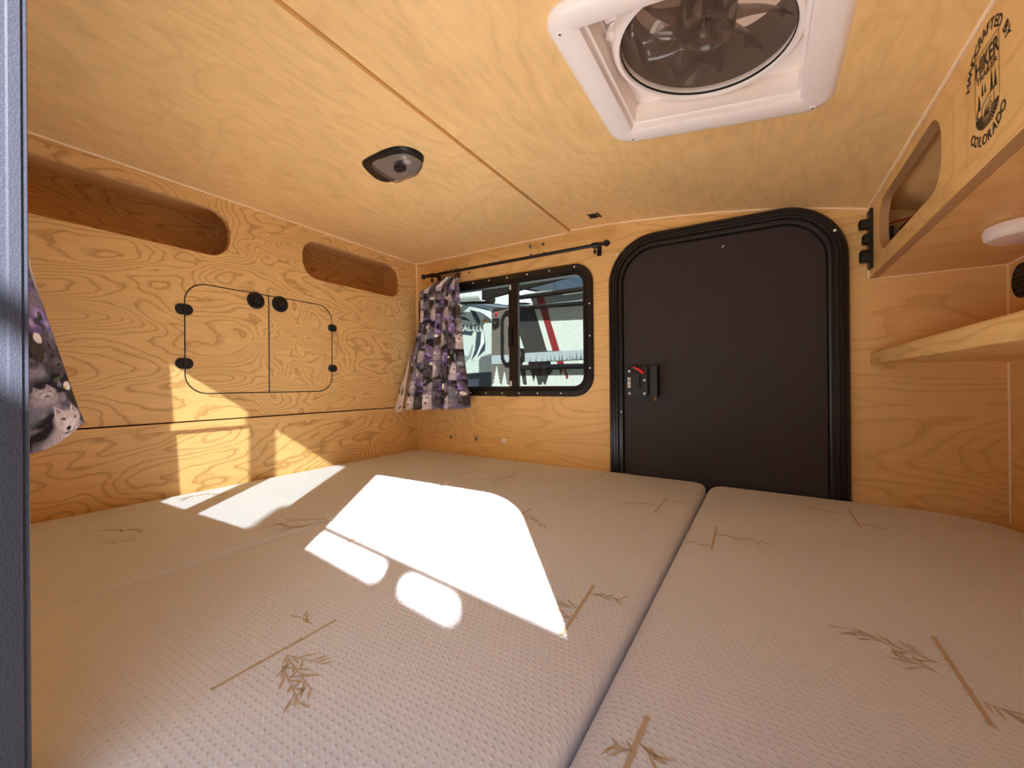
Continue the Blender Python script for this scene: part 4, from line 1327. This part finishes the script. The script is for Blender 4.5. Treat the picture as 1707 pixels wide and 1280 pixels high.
for (x, yb, h, w) in ((690, 905, 34, 16), (745, 905, 40, 18), (918, 892, 40, 20), (985, 890, 60, 24), (1085, 884, 36, 18), (1120, 884, 70, 26), (1160, 880, 56, 24), (850, 898, 30, 14), (1030, 888, 34, 14), (800, 902, 52, 12), (880, 896, 54, 12), (960, 892, 66, 12), (1060, 886, 66, 12)):
    decal('grey_pine', pine_pts(x, yb, h, w), .0112, .0006, M['rv_tree'], nbr)
decal('black_fender', [(670, 908), (880, 900), (880, 930), (670, 938)], .0112, .001, M['rv_black'], nbr)
decal('white_rail_strip', [(620, 912), (672, 908), (672, 936), (620, 938)], .0116, .001, M['rv_white'], nbr)
decal('white_rail_strip', [(880, 906), (1120, 896), (1150, 905), (1152, 922), (880, 930)], .0116, .001, M['rv_white'], nbr)
decal('red_band', [(934, 902), (996, 898), (1004, 926), (942, 928)], .0124, .0006, M['rv_red'], nbr)
decal('red_shard', [(955, 975), (992, 973), (972, 1030)], .0116, .0006, M['rv_red'], nbr)
decal('red_shard', [(998, 973), (1018, 972), (1045, 1050), (1030, 1072), (1022, 1052)], .0116, .0006, M['rv_red'], nbr)
# rails, awning and eave of that trailer
def nbar(name, p0, p1, r, off, mat):
    return simple(name, lambda bm: tube(bm, [nb(*z8(*p0), off), nb(*z8(*p1), off)], r, 10), mat, nbr, True)
nbar('bumper_rail', (540, 966), (1500, 938), .024, .06, M['rv_black'])
nbar('awning_arm', (540, 414), (1500, 338), .020, .10, M['rv_black'])
nbar('awning_arm', (540, 318), (1500, 190), .022, .14, M['rv_black'])
decal('awning_cloth', [(690, 312), (1500, 205), (1500, 320), (722, 396)], .09, .004, M['rv_awning'], nbr)
decal('awning_stripe', [(744, 302), (808, 294), (834, 378), (768, 388)], .093, .001, M['rv_red'], nbr)
decal('white_wedge', [(596, 270), (960, 240), (1000, 252), (660, 296)], .12, .01, M['rv_white'], nbr)
def eave(bm):
    z = nb(*z8(700, 262), .1).z
    a0 = nco(330, 250)[0]
    a1 = nco(1900, 250)[0]
    fr = frame(N_PT.xy.to_3d(), N_DIR, (0, 0, 1), N_NRM)
    plate(bm, [(a0, z + .02), (a1, z + .075), (a1, z + .40), (a0, z + .40)], [], .10, .14, fr)
simple('roof_rack', eave, M['rv_black'], nbr)
# door frame, latch, marker of the neighbour
fr_n = frame(N_PT.xy.to_3d(), N_DIR, (0, 0, 1), N_NRM)
da0, dz1 = nco(425, 445)
da1, dz0 = nco(548, 950)
ed = simple('entry_frame', lambda bm: sweep(bm, da0, da1, dz0, dz1, .12, [(0, .004), (0, .018), (.006, .022), (.035, .022), (.038, .006)], fr_n, n=8), M['rv_black'], nbr, True)
simple('entry_skin', lambda bm: plate(bm, rr(da0 + .038, da1 - .038, dz0 + .038, dz1 - .038, .08, 6), [], .0, .0045, fr_n), M['rv_taupe'], nbr)
la0, lz1 = nco(574, 788); la1, lz0 = nco(640, 902)
lt = simple('door_latch', lambda bm: plate(bm, rr(la0, la1, lz0, lz1, .02, 4), [], .01, .035, fr_n), M['rv_black'], nbr)
simple('latch_paddle', lambda bm: plate(bm, rr(la0 + .015, la1 - .02, lz0 + .035, lz1 - .02, .01, 3), [], .035, .045, fr_n), M['grey_metal'], lt)
ga0, gz1 = nco(356, 512); ga1, gz0 = nco(408, 588)
gh = simple('grab_handle', lambda bm: plate(bm, rr(ga0, ga1, gz0, gz1, (.035, .035, .008, .008), 5), [], .004, .03, fr_n), M['rv_black'], nbr)
simple('handle_keyhole', lambda bm: lathe(bm, [(.012, .03), (.012, .036), (.004, .038)], fr_n, 12, ((ga0 + ga1) / 2, (gz0 + gz1) / 2)), M['grey_metal'], gh)
ma, mz = nco(380, 468)
simple('marker_light', lambda bm: lathe(bm, [(.016, .004), (.016, .012), (.006, .016)], fr_n, 14, (ma, mz)), M['red'], nbr)

# white nosed trailer further off, behind the curtain side
S_PT = ray(790, 570) * 6.2
S_DIR, S_NRM = Vector((.93, -.367, 0)).normalized(), Vector((-.367, -.93, 0)).normalized()
fr_s = frame(S_PT.xy.to_3d(), S_DIR, (0, 0, 1), S_NRM)
def sco(x, y):
    d = ray(*z8(x, y))
    t = S_PT.dot(S_NRM) / d.dot(S_NRM)
    p = d * t
    return (p - S_PT).dot(S_DIR), p.z
stl = thing('camper_trailer', 'pale rounded-nose trailer with dark swooshes and raised letters outside the window', 'trailer', (S_PT.x, S_PT.y, -1.0))
def sprism(name, pts, off, th, mat):
    return simple(name, lambda bm: plate(bm, [sco(*p) for p in pts], [], off - th, off, fr_s), mat, stl)
nose = smooth_loop([sco(*p) for p in ((-560, 995), (-560, 370), (-200, 362), (30, 376), (140, 398), (230, 450), (300, 530), (345, 640), (352, 800), (345, 985), (330, 997))], 4)
simple('body', lambda bm: plate(bm, nose, [], -2.2, 0, fr_s), M['rv_cream'], stl)
simple('understructure', lambda bm: plate(bm, rr(sco(-560, 1000)[0], sco(330, 1000)[0], -.8, sco(0, 1000)[1], .05, 4), [], -1.9, -.08, fr_s), M['rv_navy'], stl)
for a in (-1.6, -.9):
    simple('wheel', lambda bm: lathe(bm, [(.31, -.3), (.33, -.28), (.33, -.1), (.30, -.08), (.2, -.08)], fr_s, 24, (a, -.67)), M['rubber'], stl, True)
for nm, pts in (('swoosh', [(132, 424), (186, 440), (235, 552), (195, 548)]), ('swoosh', [(30, 460), (96, 470), (60, 452)]), ('swoosh', [(20, 485), (80, 490), (135, 530), (40, 512)]), ('swoosh', [(20, 620), (160, 628), (150, 662), (20, 645)]),
                ('swoosh', [(196, 628), (240, 632), (236, 720), (196, 830), (145, 892), (178, 800)]), ('swoosh', [(262, 620), (276, 740), (270, 800), (205, 862), (232, 800), (268, 730)]), ('swoosh', [(40, 850), (120, 852), (150, 760), (166, 740), (140, 860), (100, 905), (40, 905)])):
    sprism(nm, pts, .006, .004, M['rv_navy'] if nm == 'swoosh' and pts[0][0] != 40 else M['rv_awning'])
sprism('white_flash', [(150, 892), (180, 880), (232, 745), (240, 640), (262, 640), (262, 740), (205, 850), (178, 890)], .009, .004, M['rv_letter'])
sprism('marker_light', rr(256, 284, 516, 538, 8, 3), .02, .02, M['amber'])
bm = bmesh.new()
c0, c1 = sco(244, 612), sco(244, 560)
hgt = c1[1] - c0[1]
Vt, Ft = text_polys('STEALTH', hgt * 1.9, .0)
xmax = max(v[0] for v in Vt)
vv_ = [[bm.verts.new(fr_s((c0[0] + (x - xmax) * 1.32 + y * .12, c0[1] + y - (x - xmax) * .10, dd))) for x, y in Vt] for dd in (.0, .03)]
for f in Ft:
    for k in (0, 1):
        try:
            bm.faces.new([vv_[k][i] for i in f])
        except ValueError:
            pass
finish('raised_letters', bm, M['rv_letter'], stl, recalc=False)
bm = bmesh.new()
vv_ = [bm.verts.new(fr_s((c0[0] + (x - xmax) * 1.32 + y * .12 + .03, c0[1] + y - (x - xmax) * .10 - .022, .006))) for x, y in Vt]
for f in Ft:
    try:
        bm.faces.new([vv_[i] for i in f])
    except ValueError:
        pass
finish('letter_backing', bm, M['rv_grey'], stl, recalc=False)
def roll(bm):
    tube(bm, [fr_s(sco(-300, 345) + (.25,)), fr_s(sco(400, 312) + (.25,))], .075, 14)
simple('awning_roll', roll, M['rv_letter'], stl, True)
def roll2(bm):
    tube(bm, [fr_s(sco(80, 350) + (.15,)), fr_s(sco(420, 420) + (-.9,))], .05, 10)
simple('awning_arm', roll2, M['rv_navy'], stl, True)
simple('awning_arm', lambda bm: tube(bm, [fr_s(sco(-200, 352) + (.20,)), fr_s(sco(430, 350) + (.16,))], .05, 10), M['rv_black'], stl, True)

# blue and white boat cover stripes behind that trailer
bt = thing('covered_boat', 'stack of blue and white covers behind the trailer nose', 'cover', tuple((ray(*z8(300, 480)) * 11.5).xy) + (-1.0,))
B_PT = ray(*z8(290, 470)) * 11.5
fr_b = frame(B_PT.xy.to_3d(), S_DIR, (0, 0, 1), S_NRM)
for k, (mat) in enumerate(('rv_navy', 'rv_letter', 'rv_navy', 'rv_letter', 'rv_navy')):
    z = B_PT.z + .55 - k * .32
    simple('cover_fold', lambda bm: sweep(bm, -2.2, 2.2, -.6, .6, .2, [(0, z - .3), (0, z - .06), (.05, z)], frame(B_PT.xy.to_3d(), S_DIR, S_NRM, (0, 0, 1)), 5, cap=True), M[mat], bt)
simple('stand', lambda bm: box(bm, B_PT.x - 1.5, B_PT.x + 1.5, B_PT.y - .3, B_PT.y + .3, -1.0, B_PT.z - 1.0), M['rv_black'], bt)

# trees beyond
def tree(label, c, h, r, seed):
    t = thing('tree', label, 'tree', (c[0], c[1], -1.0), 'trees beyond the trailers')
    simple('trunk', lambda bm: tube(bm, [(c[0], c[1], -1.0), (c[0] + .1, c[1], h * .4), (c[0], c[1] + .1, h)], [.16, .12, .05], 8), M['bark'], t, True)
    rn = np.random.default_rng(seed)
    n = 5200
    d = rn.normal(size=(n, 3))
    d /= np.linalg.norm(d, axis=1)[:, None]
    rad = r * (.55 + .5 * rn.random(n)) * (1 + .25 * np.sin(5 * d[:, 0] + seed) * np.cos(4 * d[:, 2]))
    ctr = d * rad[:, None] * np.array([1, 1, .8]) + np.array([c[0], c[1], h])
    a = rn.normal(size=(n, 3)) * .055
    b_ = rn.normal(size=(n, 3)) * .055
    V = np.concatenate([ctr - a, ctr + b_, ctr + a, ctr - b_], 1).reshape(-1, 3)
    me = bpy.data.meshes.new('foliage')
    me.from_pydata(V.tolist(), [], (np.arange(n * 4).reshape(-1, 4)).tolist())
    me.materials.append(M['leaf'])
    o = bpy.data.objects.new('foliage', me)
    col.objects.link(o)
    attach(o, t)
q = ray(*z8(150, 262)) * 13
tree('leafy green tree above the pale trailer roof', (q.x - 1.4, q.y + 3), q.z + .2, 1.0, 3)
q = ray(*z8(760, 250)) * 17
tree('small green tree seen between rack bars', (q.x, q.y), q.z, .6, 5)

# ================================================================== ADDED SUN BLOCKER ON THE ENTRY SIDE (unseen, shaped to cut the doorway sun)
T_ = 1.3
O0 = Vector((-.475, .07, .071)) - Vector((-.745, 1.0, -.72)) * T_
E_DIR = Vector((1, -.17, 0)).normalized()
E_NRM = Vector((.17, 1, 0)).normalized()
fr_e = frame((O0.x, O0.y, 0), E_DIR, (0, 0, 1), E_NRM)
ZT = O0.z
Lx = lambda xp: (xp + .475) / .861
ent = thing('sun_blocker', 'added sun-blocking box with slotted rail on posts, out of view beside the entry', 'sun blocker', (O0.x, O0.y, -1.0))
L0, L1 = Lx(-.66), 1.6
ZB = ZT - .085 - .40  # left open below so sunlit ground brightens the ceiling
simple('blocker_box', lambda bm: plate(bm, rr(L0, L1, ZB, ZT - .085, .03, 4), [], -.45, .0, fr_e), M['rv_white'], ent)
simple('slotted_rail', lambda bm: plate(bm, rr(L0, L1, ZT - .095, ZT, .02, 5), [rr(Lx(-.58), Lx(-.245), ZT - .070, ZT - .030, .012, 5), rr(Lx(-.19), Lx(-.083), ZT - .070, ZT - .030, .016, 6)], .002, .006, fr_e), M['rv_black'], ent)  # slots placed to throw two sun strips onto the bed
for a in (L0 + .04, L1 - .04):
    for dd in (-.41, -.04):
        simple('post', lambda bm: plate(bm, rr(a - .025, a + .025, -1.0, ZB, .004, 2), [], dd - .025, dd + .025, fr_e), M['rv_black'], ent)
